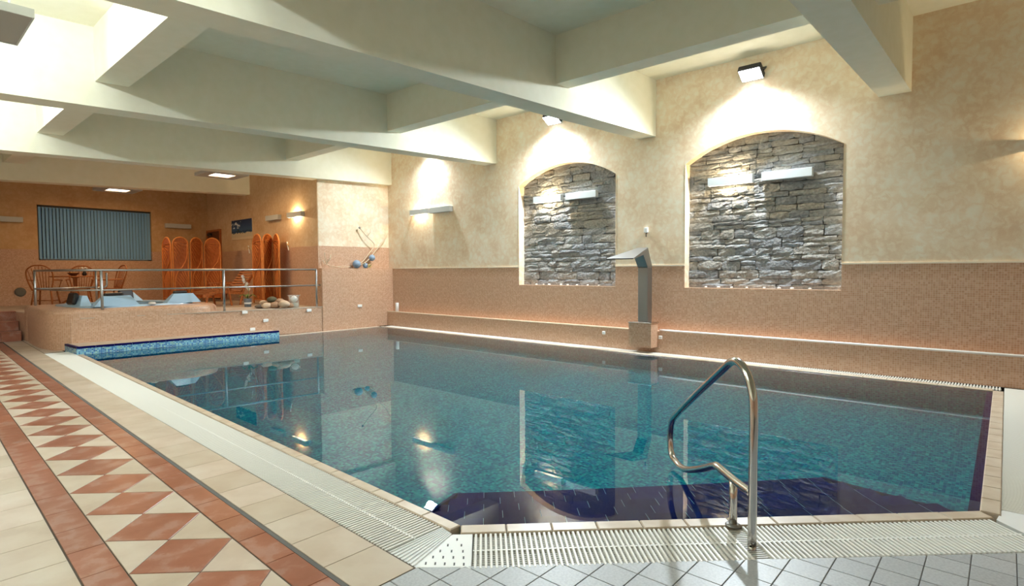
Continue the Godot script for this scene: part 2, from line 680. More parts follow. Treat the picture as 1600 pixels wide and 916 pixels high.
func _ceiling() -> void:
	var c := structure("ceiling")
	var s := mb()
	var x0 := -2.9
	var x1 := XW + 0.5
	var lo := [Vector3(x0, roof(x0), -19.7), Vector3(x1, roof(x1), -19.7), Vector3(x1, roof(x1), 2.9), Vector3(x0, roof(x0), 2.9)]
	var hi := []
	for p in lo:
		hi.append(p + Vector3(0, 0.2, 0))
	loft(s, lo, hi)
	obj("slab", s, M.concrete, c)
	# [near z, far z, bottom at x = 0, slope, right end]
	var beams := [[-1.01, -1.38, 3.43, 0.0405, XW + 0.02], [-4.71, -5.07, 3.42, 0.0417, XW + 0.02], [-8.56, -8.92, 3.44, 0.0415, XW + 0.02], [-12.4, -12.76, 3.415, 0.0365, XW + 0.02], [-16.24, -16.6, 3.39, 0.0365, XS + 0.02]]
	for b in beams:
		s = mb()
		var xa := -2.62
		var xb: float = b[4]
		var y := func(x): return b[2] + b[3] * x
		loft(s, [Vector3(xa, y.call(xa), b[1]), Vector3(xb, y.call(xb), b[1]), Vector3(xb, y.call(xb), b[0]), Vector3(xa, y.call(xa), b[0])], [Vector3(xa, roof(xa) + 0.05, b[1]), Vector3(xb, roof(xb) + 0.05, b[1]), Vector3(xb, roof(xb) + 0.05, b[0]), Vector3(xa, roof(xa) + 0.05, b[0])])
		obj("beam", s, M.concrete, c)
	var bays := [[-1.02, 2.7], [-4.72, -1.37], [-8.57, -5.06], [-12.41, -8.91], [-16.25, -12.75]]
	for k in bays.size():
		for q in [[1.88, 2.235, 3.835], [6.27, 6.575, 4.015]]:
			if k == 4 and q[0] > 3.0:
				continue
			s = mb()
			loft(s, [Vector3(q[0], q[2] - 0.006, bays[k][0]), Vector3(q[1], q[2] + 0.006, bays[k][0]), Vector3(q[1], q[2] + 0.006, bays[k][1]), Vector3(q[0], q[2] - 0.006, bays[k][1])], [Vector3(q[0], roof(q[0]) + 0.05, bays[k][0]), Vector3(q[1], roof(q[1]) + 0.05, bays[k][0]), Vector3(q[1], roof(q[1]) + 0.05, bays[k][1]), Vector3(q[0], roof(q[0]) + 0.05, bays[k][1])])
			obj("cross_beam", s, M.concrete, c)


# ------------------------------------------------------------------ the pool
const PA := Vector2(2.149, -2.296)
const PB := Vector2(2.375, -12.25)
const PC := Vector2(8.66, -12.25)
const PD := Vector2(8.66, -0.095)
const PE := Vector2(4.301, -0.091)
const DEEP := -1.36


func v3(p: Vector2, y: float) -> Vector3:
	return Vector3(p.x, y, p.y)


func _pool() -> void:
	var pool := thing("swimming_pool", "sunken swimming pool lined with teal mosaic, one corner cut off by blue steps", "pool")
	var s := mb()
	prism(s, [PA, PB, PC, PD, PE], DEEP - 0.2, DEEP)
	obj("basin_floor", s, M.pool_mosaic, pool)
	var corners := [PA, PB, PC, PD, PE]
	var middle := Vector2(5.5, -6.5)
	for i in 5:
		var p: Vector2 = corners[i]
		var q: Vector2 = corners[(i + 1) % 5]
		var out := (q - p).normalized().orthogonal()
		if out.dot(middle - p) > 0:
			out = -out
		s = mb()
		prism(s, [p, q, q + out * 0.07, p + out * 0.07], DEEP - 0.2, -0.05)
		obj("basin_wall", s, M.pool_mosaic, pool)
		# navy edging just below the water
		s = mb()
		var inw: Vector2 = -out * [0.022, 0.02, 0.02, 0.055, 0.03][i]
		prism(s, [p, q, q + inw, p + inw], -0.075, -0.02)
		obj("edging_strip", s, M.navy, pool)
	# coping stones
	var runs := [[PA, PB, 0.078], [PB + Vector2(3.55, 0), PC, 0.13], [PC, PD, 0.1], [PD, PE, 0.097], [PE, PA, 0.1]]
	for r in runs:
		var p: Vector2 = r[0]
		var q: Vector2 = r[1]
		var w: float = r[2]
		var d := (q - p).normalized()
		var out := d.orthogonal()
		if out.dot(middle - p) > 0:
			out = -out
		var n := int(round(p.distance_to(q) / 0.262))
		var l := p.distance_to(q) / n
		var g := 0.002
		var mesh := slab([Vector2(g, 0), Vector2(l - g, 0), Vector2(l - g, w), Vector2(g, w)], -0.06, 0.006, 0.006)
		var yaw := atan2(-d.y, d.x)
		var flip := Basis(Vector3(d.x, 0, d.y), Vector3.UP, Vector3(out.x, 0, out.y))
		for k in n:
			var o := obj_mesh("coping_stone", mesh, M.coping, pool)
			o.transform = Transform3D(flip, v3(p + d * l * k, 0.0))
	# blue steps across the cut corner
	var e := (PE - PA).normalized()
	var nrm := Vector2(e.y, -e.x)
	var len := PA.distance_to(PE)
	var run := 0.314
	var fall := 0.222
	var tl := len / 12.0
	# their near end follows the pool wall, then a line slightly askew
	var left_end := func(w: float) -> float: return maxf(-w * 0.97, -0.325 + 0.15 * w)
	for k in 5:
		var h := -fall * (k + 1)
		var w_a := run * k
		var w_b := run * (k + 1)
		var a: Vector2 = PA + nrm * w_a + e * left_end.call(w_a)
		var a2: Vector2 = PA + nrm * w_b + e * left_end.call(w_b)
		var b := PE + nrm * w_a
		var b2 := PE + nrm * w_b
		s = mb()
		prism(s, [a, b, b2, a2], DEEP - 0.1, h - 0.012)
		var st := obj("step", s, M.navy, pool)
		s = mb()
		prism(s, [a + e * 0.004, b - e * 0.004, b2 - e * 0.004, a2 + e * 0.004], h - 0.02, h - 0.003)
		obj("grout_bed", s, M.white_grout, st)
		for rows in 2:
			var w0 := run * (k + rows * 0.5) + 0.0004
			var w1 := run * (k + rows * 0.5 + 0.5) - 0.0004
			for i in range(-3, 13):
				var off := 0.5 if (k + rows) % 2 else 0.0
				var u0 := (i + off) * tl + 0.002
				var u1 := minf((i + 1 + off) * tl - 0.002, len)
				var l0 := maxf(u0, left_end.call(w0))
				var l1 := maxf(u0, left_end.call(w1))
				if u1 - maxf(l0, l1) < 0.02:
					continue
				obj_mesh("step_tile", slab([PA + e * l0 + nrm * w0, PA + e * u1 + nrm * w0, PA + e * u1 + nrm * w1, PA + e * l1 + nrm * w1], h - 0.007, h, 0.002), M.navy if (i * 7 + k * 3 + rows) % 3 else M.navy2, st)
	# sloping cheeks beside the steps
	for sd in [[PE, PE + nrm * run * 5.0, e, -0.1], [PA + nrm * 0.32 + e * left_end.call(0.32), PA + nrm * run * 5.0 + e * left_end.call(run * 5.0), -e, -0.226]]:
		s = mb()
		var q0: Vector2 = sd[0]
		var q1: Vector2 = sd[1]
		var o2: Vector2 = sd[2] * 0.03
		loft(s, [v3(q0, sd[3]), v3(q1, -fall * 5.0), v3(q1, DEEP - 0.1), v3(q0, DEEP - 0.1)], [v3(q0 + o2, sd[3]), v3(q1 + o2, -fall * 5.0), v3(q1 + o2, DEEP - 0.1), v3(q0 + o2, DEEP - 0.1)])
		obj("step_cheek", s, M.navy, pool)
	# the raised blue spillway box at the far end
	var sp := thing("spillway_box", "low blue mosaic box with navy edge at the far pool end", "spillway", Vector3.ZERO)
	s = mb()
	prism(s, [Vector2(2.30, -12.32), Vector2(5.9, -12.14), Vector2(5.9, -12.55), Vector2(2.26, -13.05)], -0.3, 0.118)
	obj("body", s, M.blue_mosaic, sp)
	s = mb()
	prism(s, [Vector2(2.36, -12.37), Vector2(5.84, -12.2), Vector2(5.9, -12.55), Vector2(2.32, -13.05)], 0.1, 0.13)
	obj("cover", s, M.coping, sp)
	var l2 := 3.6 / 13.0
	for k in 13:
		var p := Vector2(2.30, -12.32).lerp(Vector2(5.9, -12.14), k / 13.0)
		var q := Vector2(2.30, -12.32).lerp(Vector2(5.9, -12.14), (k + 1.0) / 13.0)
		p.x += 0.003
		q.x -= 0.003
		obj_mesh("edge_tile", slab([p + Vector2(0, 0.004), q + Vector2(0, 0.004), q + Vector2(0, -0.055), p + Vector2(0, -0.055)], 0.1, 0.136, 0.006), M.navy, sp)
	for k in 3:
		var p := Vector2(2.296, -12.32).lerp(Vector2(2.256, -13.05), k / 3.0)
		var q := Vector2(2.296, -12.32).lerp(Vector2(2.256, -13.05), (k + 0.985) / 3.0)
		obj_mesh("edge_tile", slab([p, q, q + Vector2(0.055, 0), p + Vector2(0.055, 0)], 0.1, 0.136, 0.006), M.navy, sp)
	# water fills the basin up to the coping
	s = mb()
	var grown := []
	for i in 5:
		var p: Vector2 = corners[i]
		grown.append(p + (p - middle).normalized() * 0.012)
	prism(s, grown, DEEP - 0.05, WATER)
	top("pool_water", s, M.water, "clear still water filling the swimming pool", "water")


# ------------------------------------------------------------------ deck
func deck_x(x: float, z: float) -> float:
	# x given where the deck crosses z = -2.3
	return x + SHEAR * (-z - 2.3)


func _deck() -> void:
	var f := structure("floor")
	var s := mb()
	prism(s, [Vector2(-2.6, -2.13), Vector2(-2.6, -16.3), Vector2(2.3, -16.3), Vector2(2.24, -13.0), Vector2(deck_x(1.70, -13.0), -13.0), Vector2(1.70, -2.13)], -0.25, -0.004)
	obj("bed", s, M.grout, f)
	s = mb()
	prism(s, [Vector2(-2.6, -2.13), Vector2(1.70, -2.13), Vector2(4.07, 0.365), Vector2(4.07, 2.7), Vector2(-2.6, 2.7)], -0.25, -0.004)
	obj("bed", s, M.grey_grout, f)
	s = mb()
	prism(s, [Vector2(4.07, 0.365), Vector2(XW, 0.365), Vector2(XW, 2.7), Vector2(4.07, 2.7)], -0.25, -0.004)
	obj("bed", s, M.grey_grout, f)
	# plain deck beyond the frame
	s = mb()
	prism(s, [Vector2(-2.6, 2.7), Vector2(-2.6, -16.3), Vector2(deck_x(-0.47, -16.3), -16.3), Vector2(deck_x(-0.47, 2.7), 2.7)], -0.1, 0.0)
	obj("field", s, M.deck_base, f)
	s = mb()
	prism(s, [Vector2(deck_x(1.705, -15.9), -15.9), Vector2(2.1, -15.9), Vector2(2.24, -13.0), Vector2(deck_x(1.705, -13.0), -13.0)], -0.1, 0.0)
	obj("field", s, M.deck_base, f)
	# ground under everything
	s = mb()
	box(s, Vector3(-2.9, -1.9, -19.7), Vector3(XW + 0.5, -1.6, 2.9))
	obj("ground_slab", s, M.grout, f)
	var g := 0.002
	# strips of square and oblong tiles: [x0, x1, first joint, pitch, name, material, last z]
	var strips := [[1.397, 1.695, -2.138, 0.3405, "tile", "beige", -15.9], [1.219, 1.372, -2.385, 0.3395, "border_tile", "red", -15.9], [0.566, 0.731, -2.25, 0.336, "border_tile", "red", -15.9], [0.223, 0.561, -2.14, 0.345, "tile", "beige", -15.9], [-0.122, 0.218, -2.14, 0.345, "tile", "beige", -15.9], [-0.467, -0.127, -2.14, 0.345, "tile", "beige", -15.9]]
	for st in strips:
		var p: float = st[3]
		var a: float = st[0] + g
		var b: float = st[1] - g
		var dx := SHEAR * (p - 2 * g)
		var mesh := slab([Vector2(a, -g), Vector2(b, -g), Vector2(b + dx, -p + g), Vector2(a + dx, -p + g)], -0.02, 0.0, 0.0014)
		var k := -6 if st[5] != "beige" or st[0] < 1.0 else 0
		var z: float = st[2] - k * p
		while z > st[6] + p:
			var o := obj_mesh(st[4], mesh, M["%s%d" % [st[5], rng.randi() % 3]], f)
			o.position = Vector3(SHEAR * (-z - 2.3), 0, z)
			z -= p
	# the grey joint beside the red border
	s = mb()
	prism(s, [Vector2(deck_x(1.373, -0.2), -0.2), Vector2(deck_x(1.396, -0.2), -0.2), Vector2(deck_x(1.396, -15.9), -15.9), Vector2(deck_x(1.373, -15.9), -15.9)], -0.02, -0.0015)
	obj("movement_joint", s, M.grey_grout, f)
	# band of red squares set on their corners, with beige half squares
	var cx := 0.9745
	var hw := 0.241
	var pz := 0.4825
	var hz := pz / 2.0
	var dia := _skew_slab([Vector2(-hw + 0.004, 0), Vector2(0, hz - 0.004), Vector2(hw - 0.004, 0), Vector2(0, -hz + 0.004)])
	var left := _skew_slab([Vector2(-hw + 0.002, hz - 0.004), Vector2(-0.004, 0), Vector2(-hw + 0.002, -hz + 0.004)])
	var right := _skew_slab([Vector2(hw - 0.002, hz - 0.004), Vector2(0.004, 0), Vector2(hw - 0.002, -hz + 0.004)])
	for k in range(-5, 27):
		var z := -3.136 - pz * k
		var o := obj_mesh("diamond_tile", dia, M["red%d" % (rng.randi() % 3)], f)
		o.position = Vector3(cx + SHEAR * (-z - 2.3), 0, z)
		for mesh in [left, right]:
			o = obj_mesh("triangle_tile", mesh, M["beige%d" % (rng.randi() % 3)], f)
			o.position = Vector3(cx + SHEAR * (-z + hz - 2.3), 0, z - hz)
	# small grey squares in front of the cut corner
	var region := PackedVector2Array([Vector2(1.40, -2.132), Vector2(1.70, -2.132), Vector2(4.07, 0.365), Vector2(5.4, 0.365), Vector2(5.4, 1.5), Vector2(1.40, 1.5)])
	for i in range(-2, 23):
		for j in range(-1, 21):
			var x := 1.704 + 0.1625 * i
			var z := -1.966 + 0.1695 * j
			if z - x > -0.6 and i < 14:
				continue
			var cell := PackedVector2Array([Vector2(x + g, z + g), Vector2(x + 0.1625 - g, z + g), Vector2(x + 0.1625 - g, z + 0.1695 - g), Vector2(x + g, z + 0.1695 - g)])
			for piece in Geometry2D.intersect_polygons(cell, region):
				var area := 0.0
				for q in piece.size():
					area += piece[q].cross(piece[(q + 1) % piece.size()]) / 2.0
				if absf(area) < 0.0006 or not _convex(piece):
					continue
				obj_mesh("tile", slab(Array(piece), -0.02, 0.0, 0.0018), M["grey%d" % (rng.randi() % 3)], f)
	s = mb()
	prism(s, [Vector2(1.4, 0.9), Vector2(5.4, 1.5), Vector2(5.4, 2.7), Vector2(1.4, 2.7)], -0.1, -0.001)
	obj("field", s, M.grey_base, f)
	s = mb()
	prism(s, [Vector2(5.4, 0.38), Vector2(XW, 0.38), Vector2(XW, 2.7), Vector2(5.4, 2.7)], -0.1, 0.0)
	obj("field", s, M.grey_base, f)


func _convex(p: PackedVector2Array) -> bool:
	var sg := 0.0
	for i in p.size():
		var c := (p[(i + 1) % p.size()] - p[i]).cross(p[(i + 2) % p.size()] - p[(i + 1) % p.size()])
		if absf(c) < 1e-7:
			continue
		if sg != 0.0 and sg * c < 0.0:
			return false
		sg = c
	return true


func _skew_slab(pts: Array) -> ArrayMesh:
	var out := []
	for p in pts:
		out.append(Vector2(p.x - SHEAR * p.y, p.y))
	return slab(out, -0.02, 0.0, 0.0014)


# ------------------------------------------------------------------ overflow gratings
func grating(called: String, label: String, p: Vector2, q: Vector2, out: Vector2, w: float, pitch: float, skips: Array, rods_from: float, rods_to: float, singles: int, tilt := 0.0) -> void:
	# slats lie across, from the coping line p-q outwards over the width w
	var t := thing(called, label, "grating")
	var d := (q - p).normalized()
	var length := p.distance_to(q)
	var s := mb()
	bevel_box(s, Vector3.ZERO, Vector3(pitch * 0.52, 0.022, w), 0.003)
	s.generate_normals()
	var mesh := s.commit()
	var basis := Basis(Vector3(d.x, 0, d.y), Vector3.UP, Vector3(out.x, 0, out.y))
	if basis.determinant() < 0:
		basis = Basis(Vector3(-d.x, 0, -d.y), Vector3.UP, Vector3(out.x, 0, out.y))
	var n := int(length / pitch)
	var rest := mb()
	var many := 0
	for k in n:
		var u := (k + 0.5) * pitch
		var skip := false
		for sk in skips:
			if u > sk[0] and u < sk[1]:
				skip = true
		if skip:
			continue
		var at := p + d * u + out * (w / 2.0 + 0.002)
		if k < singles:
			var o := obj_mesh("slat", mesh, M.ivory, t)
			o.transform = Transform3D(basis, v3(at, -0.0095))
		else:
			rest.append_from(mesh, 0, Transform3D(basis, v3(at, -0.0095)))
			many += 1
	if many:
		var o := MeshInstance3D.new()
		o.name = "far_slats"
		o.mesh = rest.commit()
		o.material_override = M.ivory
		o.set_meta("kind", "stuff")
		t.add_child(o, true)
	# middle rib and cross rods hold the slats together
	var pieces := [[0.0, length]]
	for sk in skips:
		var last: Array = pieces.pop_back()
		pieces.append([last[0], sk[0]])
		pieces.append([sk[1], last[1]])
	for pc in pieces:
		s = mb()
		var a: Vector2 = p + d * pc[0]
		var b: Vector2 = p + d * pc[1]
		var m0 := w * 0.5
		prism(s, [a + out * (m0 - 0.006), b + out * (m0 - 0.006), b + out * (m0 + 0.006), a + out * (m0 + 0.006)], -0.02, -0.001)
		obj("rib", s, M.ivory, t)
	if rods_to > rods_from:
		var i := 0
		while 0.012 + i * 0.02 < w:
			var v := 0.012 + i * 0.02
			s = mb()
			var a := p + d * rods_from
			var b := p + d * rods_to
			prism(s, [a + out * v, b + out * v, b + out * (v + 0.006), a + out * (v + 0.006)], -0.021, -0.013)
			obj("cross_rod", s, M.ivory, t)
			i += 1


func _gratings() -> void:
	var e := (PE - PA).normalized()
	var out_e := Vector2(-e.y, e.x)
	var da := (PB - PA).normalized()
	var out_a := Vector2(da.y, -da.x)
	if out_a.x > 0:
		out_a = -out_a
	# channels under the gratings
	var ch := structure("floor_channel")
	var s := mb()
	prism(s, [PA + out_a * 0.07, PB + out_a * 0.07 + da * 0.7, PB + out_a * 0.47 + da * 0.7, PA + out_a * 0.47], -0.3, -0.075)
	obj("channel", s, M.channel, ch)
	s = mb()
	prism(s, [PA + out_e * 0.07 - e * 0.4, PE + out_e * 0.07 + e * 0.1, PE + out_e * 0.5 + e * 0.1, PA + out_e * 0.5 - e * 0.4], -0.3, -0.075)
	obj("channel", s, M.channel, ch)
	s = mb()
	prism(s, [Vector2(4.0, -0.03), Vector2(XW, -0.03), Vector2(XW, 0.4), Vector2(4.0, 0.4)], -0.3, -0.076)
	obj("channel", s, M.channel, ch)
	s = mb()
	prism(s, [Vector2(PC.x + 0.05, PC.y - 0.1), Vector2(XW, PC.y - 0.1), Vector2(XW, 0.0), Vector2(PC.x + 0.05, 0.0)], -0.3, -0.077)
	obj("channel", s, M.channel, ch)

	var pa := PA + out_a * 0.08
	grating("overflow_grating", "long white slatted grating beside the beige and red deck tiles", pa + da * 0.075, PB + out_a * 0.08 + da * 0.66, out_a, 0.368, 0.0258, [], 0.0, 0.0, 210)
	var pe := PA + out_e * 0.102
	var hand := (Vector2(2.99, -0.971) - PA).dot(e)
	grating("overflow_grating", "ivory slatted grating under the chrome handrail beside the grey tiles", pe + e * 0.075, PE + out_e * 0.102 - e * 0.02, out_e, 0.362, 0.0268, [[hand - 0.075 - 0.045, hand - 0.075 + 0.045]], 0.0, 1.62, 300)
	grating("overflow_grating", "ivory slatted grating running from the cut corner to the niche wall", Vector2(4.42, 0.004), Vector2(8.98, 0.004), Vector2(0, 1), 0.36, 0.028, [], 0.0, 0.0, 170)
	grating("overflow_grating", "narrow ivory grating at the foot of the niche wall", Vector2(PD.x + 0.102, -0.02), Vector2(PC.x + 0.102, PC.y - 0.0), Vector2(1, 0), 0.232, 0.03, [], 0.0, 0.0, 60)
	# white corner pieces
	var c := thing("grating_corner", "white triangular grating corner with short dark slots", "grating")
	var a0 := pa + da * 0.07
	var a1 := a0 + out_a * 0.366
	var b0 := pe + e * 0.07
	var b1 := b0 + out_e * 0.36
	var inner := PA + (out_a + out_e).normalized() * 0.108
	var apex := a1 + (b1 - a1) * 0.0 - da * 0.1 + Vector2(0.0, 0.0)
	var corner := Vector2(1.7, -2.136)
	obj_mesh("rib_plate", slab([inner, a0, a1, corner], -0.03, -0.006, 0.002), M.white_plastic, c)
	obj_mesh("slot_plate", slab([inner, b0, b1, corner], -0.03, 0.0, 0.003), M.white_plastic, c)
	for k in 8:
		var f := (k + 0.6) / 8.5
		var q0 := a0.lerp(inner, f)
		var q1 := a1.lerp(corner, f)
		s = mb()
		bar(s, v3(q0, -0.003), v3(q1, -0.003), 0.007, 0.008)
		obj("rib", s, M.white_plastic, c)
	for i in 5:
		for j in i + 1:
			var f := (i + 1.0) / 5.6
			var base := inner.lerp(corner, f)
			var other := b0.lerp(b1, f)
			var at := base.lerp(other, (j + 0.55) / (i + 1.35))
			s = mb()
			bar(s, v3(at - out_e * 0.012, 0.0006), v3(at + out_e * 0.012, 0.0006), 0.008, 0.0014)
			obj("slot", s, M.black, c)
	s = mb()
	prism(s, [PE + out_e * 0.11, PE + Vector2(0.11, 0.1), Vector2(4.42, 0.364), PE + out_e * 0.465], -0.03, -0.001)
	top("grating_corner_plate", s, M.white_plastic, "plain white corner plate where two ivory gratings meet at the pool coping", "grating")


# ------------------------------------------------------------------ platform and steps
func _platform() -> void:
	var p := structure("floor_platform")
	var s := mb()
	prism(s, [Vector2(2.36, -13.05), Vector2(6.0, -12.5), Vector2(XS + 0.05, ZB - 0.02), Vector2(XS + 0.05, ZE + 0.1), Vector2(2.0, ZE + 0.1), Vector2(2.0, -16.3)], 0.0, PLAT - 0.012)
	obj("mosaic_front", s, M.mosaic, p)
	s = mb()
	prism(s, [Vector2(2.5, -13.0), Vector2(6.0, -12.494), Vector2(XS, ZB - 0.014), Vector2(XS, ZE), Vector2(2.0, ZE), Vector2(2.0, -16.3)], PLAT - 0.016, PLAT)
	obj("paving", s, M.deck_base, p)
	s = mb()
	box(s, Vector3(-2.6, 0.0, ZE), Vector3(2.02, PLAT, -16.35))
	obj("paving", s, M.deck_base, p)
	var st := structure("stairs", "three red-tiled steps up to the platform")
	for k in 3:
		var z0 := -15.75 - 0.3 * k
		var y1 := 0.2 * (k + 1)
		for i in 14:
			var x0 := -2.6 + i * 0.329
			s = mb()
			bevel_box(s, Vector3(x0 + 0.1645, y1 - 0.1, z0 - 0.165), Vector3(0.325, 0.2, 0.33), 0.004)
			obj("step_tile", s, M["red%d" % ((i + k) % 3)], st)
			s = mb()
			bevel_box(s, Vector3(x0 + 0.1645, y1 + 0.001, z0 - 0.14), Vector3(0.327, 0.022, 0.32), 0.005)
			obj("tread_tile", s, M.wood_dark if false else M["red%d" % ((i + k + 1) % 3)], st)


# ------------------------------------------------------------------ stone cladding in the niches
func _niches() -> void:
	var wall: Node3D = get_node("wall_right")
	var noise := FastNoiseLite.new()
	noise.seed = 9
	noise.frequency = 6.0
	var r := RandomNumberGenerator.new()
	for ni in 2:
		var n: Array = NICHES[ni]
		r.seed = 100 + ni
		var clad := part_node("stone_cladding", wall)
		var zc: float = (n[0] + n[1]) / 2.0
		var y := SILL - 0.01
		var x0 := XW + NICHE_DEPTH + 0.075
		while y < CROWN:
			var h := r.randf_range(0.08, 0.165)
			var z: float = n[0] - r.randf_range(0.0, 0.2)
			while z < n[1]:
				var w := r.randf_range(0.2, 0.56)
				var t0 := clampf((z - zc) / 1.19, -1, 1)
				var t1 := clampf((z + w - zc) / 1.19, -1, 1)
				if y < maxf(arch(t0), maxf(arch(t1), arch((t0 + t1) / 2))) + 0.02:
					var two := h > 0.12 and r.randf() < 0.35
					if two:
						var hh := h * r.randf_range(0.4, 0.6)
						_stone(clad, x0, y, z, w, hh, r, noise)
						_stone(clad, x0, y + hh, z, w, h - hh, r, noise)
					else:
						_stone(clad, x0, y, z, w, h, r, noise)
				z += w
			y += h
		# pale pebbles on the sill
		for k in 8:
			var s := mb(true)
			var at := Vector3(XW + 0.05 + r.randf() * 0.05, SILL + 0.016, lerpf(n[0] + 0.3, n[1] - 0.3, (k + r.randf() * 0.6) / 8.0))
			ball(s, at, Vector3(0.022, 0.016, 0.03) * r.randf_range(0.7, 1.15), 6, 8)
			top("pebble", s, M.white_plastic, ["small white pebble on the sill of the arched niche behind the water spout", "small white pebble on the sill of the arched niche nearest the handrail"][ni], "pebble", ["pebbles on the sill behind the spout", "pebbles on the sill nearest the handrail"][ni])


func _stone(parent: Node3D, x0: float, y: float, z: float, w: float, h: float, r: RandomNumberGenerator, noise: FastNoiseLite) -> void:
	# a split-faced stone: a bumpy front over a ragged outline
	var nz := 4
	var ny := 3
	var proud := r.randf_range(0.048, 0.066)
	var s := mb()
	var front := []
	var back := []
	var g := 0.0008
	var tilt := r.randf_range(-0.012, 0.012)
	for j in ny + 1:
		var rf := []
		var rb := []
		for i in nz + 1:
			var edge := i == 0 or j == 0 or i == nz or j == ny
			var fz := z + g + (w - 2 * g) * i / nz
			var fy := y + g + (h - 2 * g) * j / ny
			if i > 0 and i < nz:
				fy += r.randf_range(-0.09, 0.09) * h
			if j > 0 and j < ny:
				fz += r.randf_range(-0.03, 0.03) * w
			if (i == 0 or i == nz) and (j == 0 or j == ny):
				fz += (0.06 * h) * (1 if i == 0 else -1)
				fy += (0.07 * h) * (1 if j == 0 else -1)
			var d := proud * (0.86 if edge else 1.0) + 0.016 * noise.get_noise_3d(fz, fy, x0) + tilt * (float(i) / nz - 0.5) + r.randf_range(-0.005, 0.005)
			rf.append(Vector3(x0 - d, fy, fz))
			rb.append(Vector3(x0, fy, fz))
		front.append(rf)
		back.append(rb)
	var mid := Vector3(x0 + 0.3, y + h / 2, z + w / 2)
	for j in ny:
		for i in nz:
			quad(s, front[j][i], front[j][i + 1], front[j + 1][i + 1], front[j + 1][i], mid)
	var inside := Vector3(x0 - proud * 0.4, y + h / 2, z + w / 2)
	for i in nz:
		quad(s, front[0][i], front[0][i + 1], back[0][i + 1], back[0][i], inside)
		quad(s, front[ny][i], front[ny][i + 1], back[ny][i + 1], back[ny][i], inside)
	for j in ny:
		quad(s, front[j][0], front[j + 1][0], back[j + 1][0], back[j][0], inside)
		quad(s, front[j][nz], front[j + 1][nz], back[j + 1][nz], back[j][nz], inside)
	obj("stone", s, M["stone%d" % (r.randi() % 4)], parent)


# ------------------------------------------------------------------ lamps
func omni(at: Vector3, color: Color, energy: float, size: float, parent: Node3D) -> void:
	var l := OmniLight3D.new()
	l.name = "bulb_light"
	l.light_color = color
	l.light_energy = energy
	l.light_size = size
	l.omni_range = 40.0
	l.omni_attenuation = 2.0
	l.shadow_enabled = true
	parent.add_child(l, true)
	l.position = at


func area(at: Vector3, towards: Vector3, size: Vector2, color: Color, energy: float, parent: Node3D) -> void:
	var l := AreaLight3D.new()
	l.name = "panel_light"
	l.light_color = color
	l.light_energy = energy
	l.area_size = size
	l.area_range = 40.0
	l.shadow_enabled = true
	parent.add_child(l, true)
	var up := Vector3.UP if absf(towards.normalized().y) < 0.95 else Vector3.FORWARD
	l.transform = Transform3D(Basis.looking_at(towards, up), at)


func spot(at: Vector3, towards: Vector3, half_angle: float, color: Color, energy: float, size: float, parent: Node3D) -> void:
	var l := SpotLight3D.new()
	l.name = "beam_light"
	l.light_color = color
	l.light_energy = energy
	l.light_size = size
	l.spot_angle = half_angle
	l.spot_angle_attenuation = 1.0
	l.spot_range = 40.0
	l.spot_attenuation = 2.0
	l.shadow_enabled = true
	parent.add_child(l, true)
	l.transform = Transform3D(Basis.looking_at(towards, Vector3.UP), at)


const COOL := Color(0.92, 0.97, 1.0)
const WARM := Color(1.0, 0.9, 0.72)


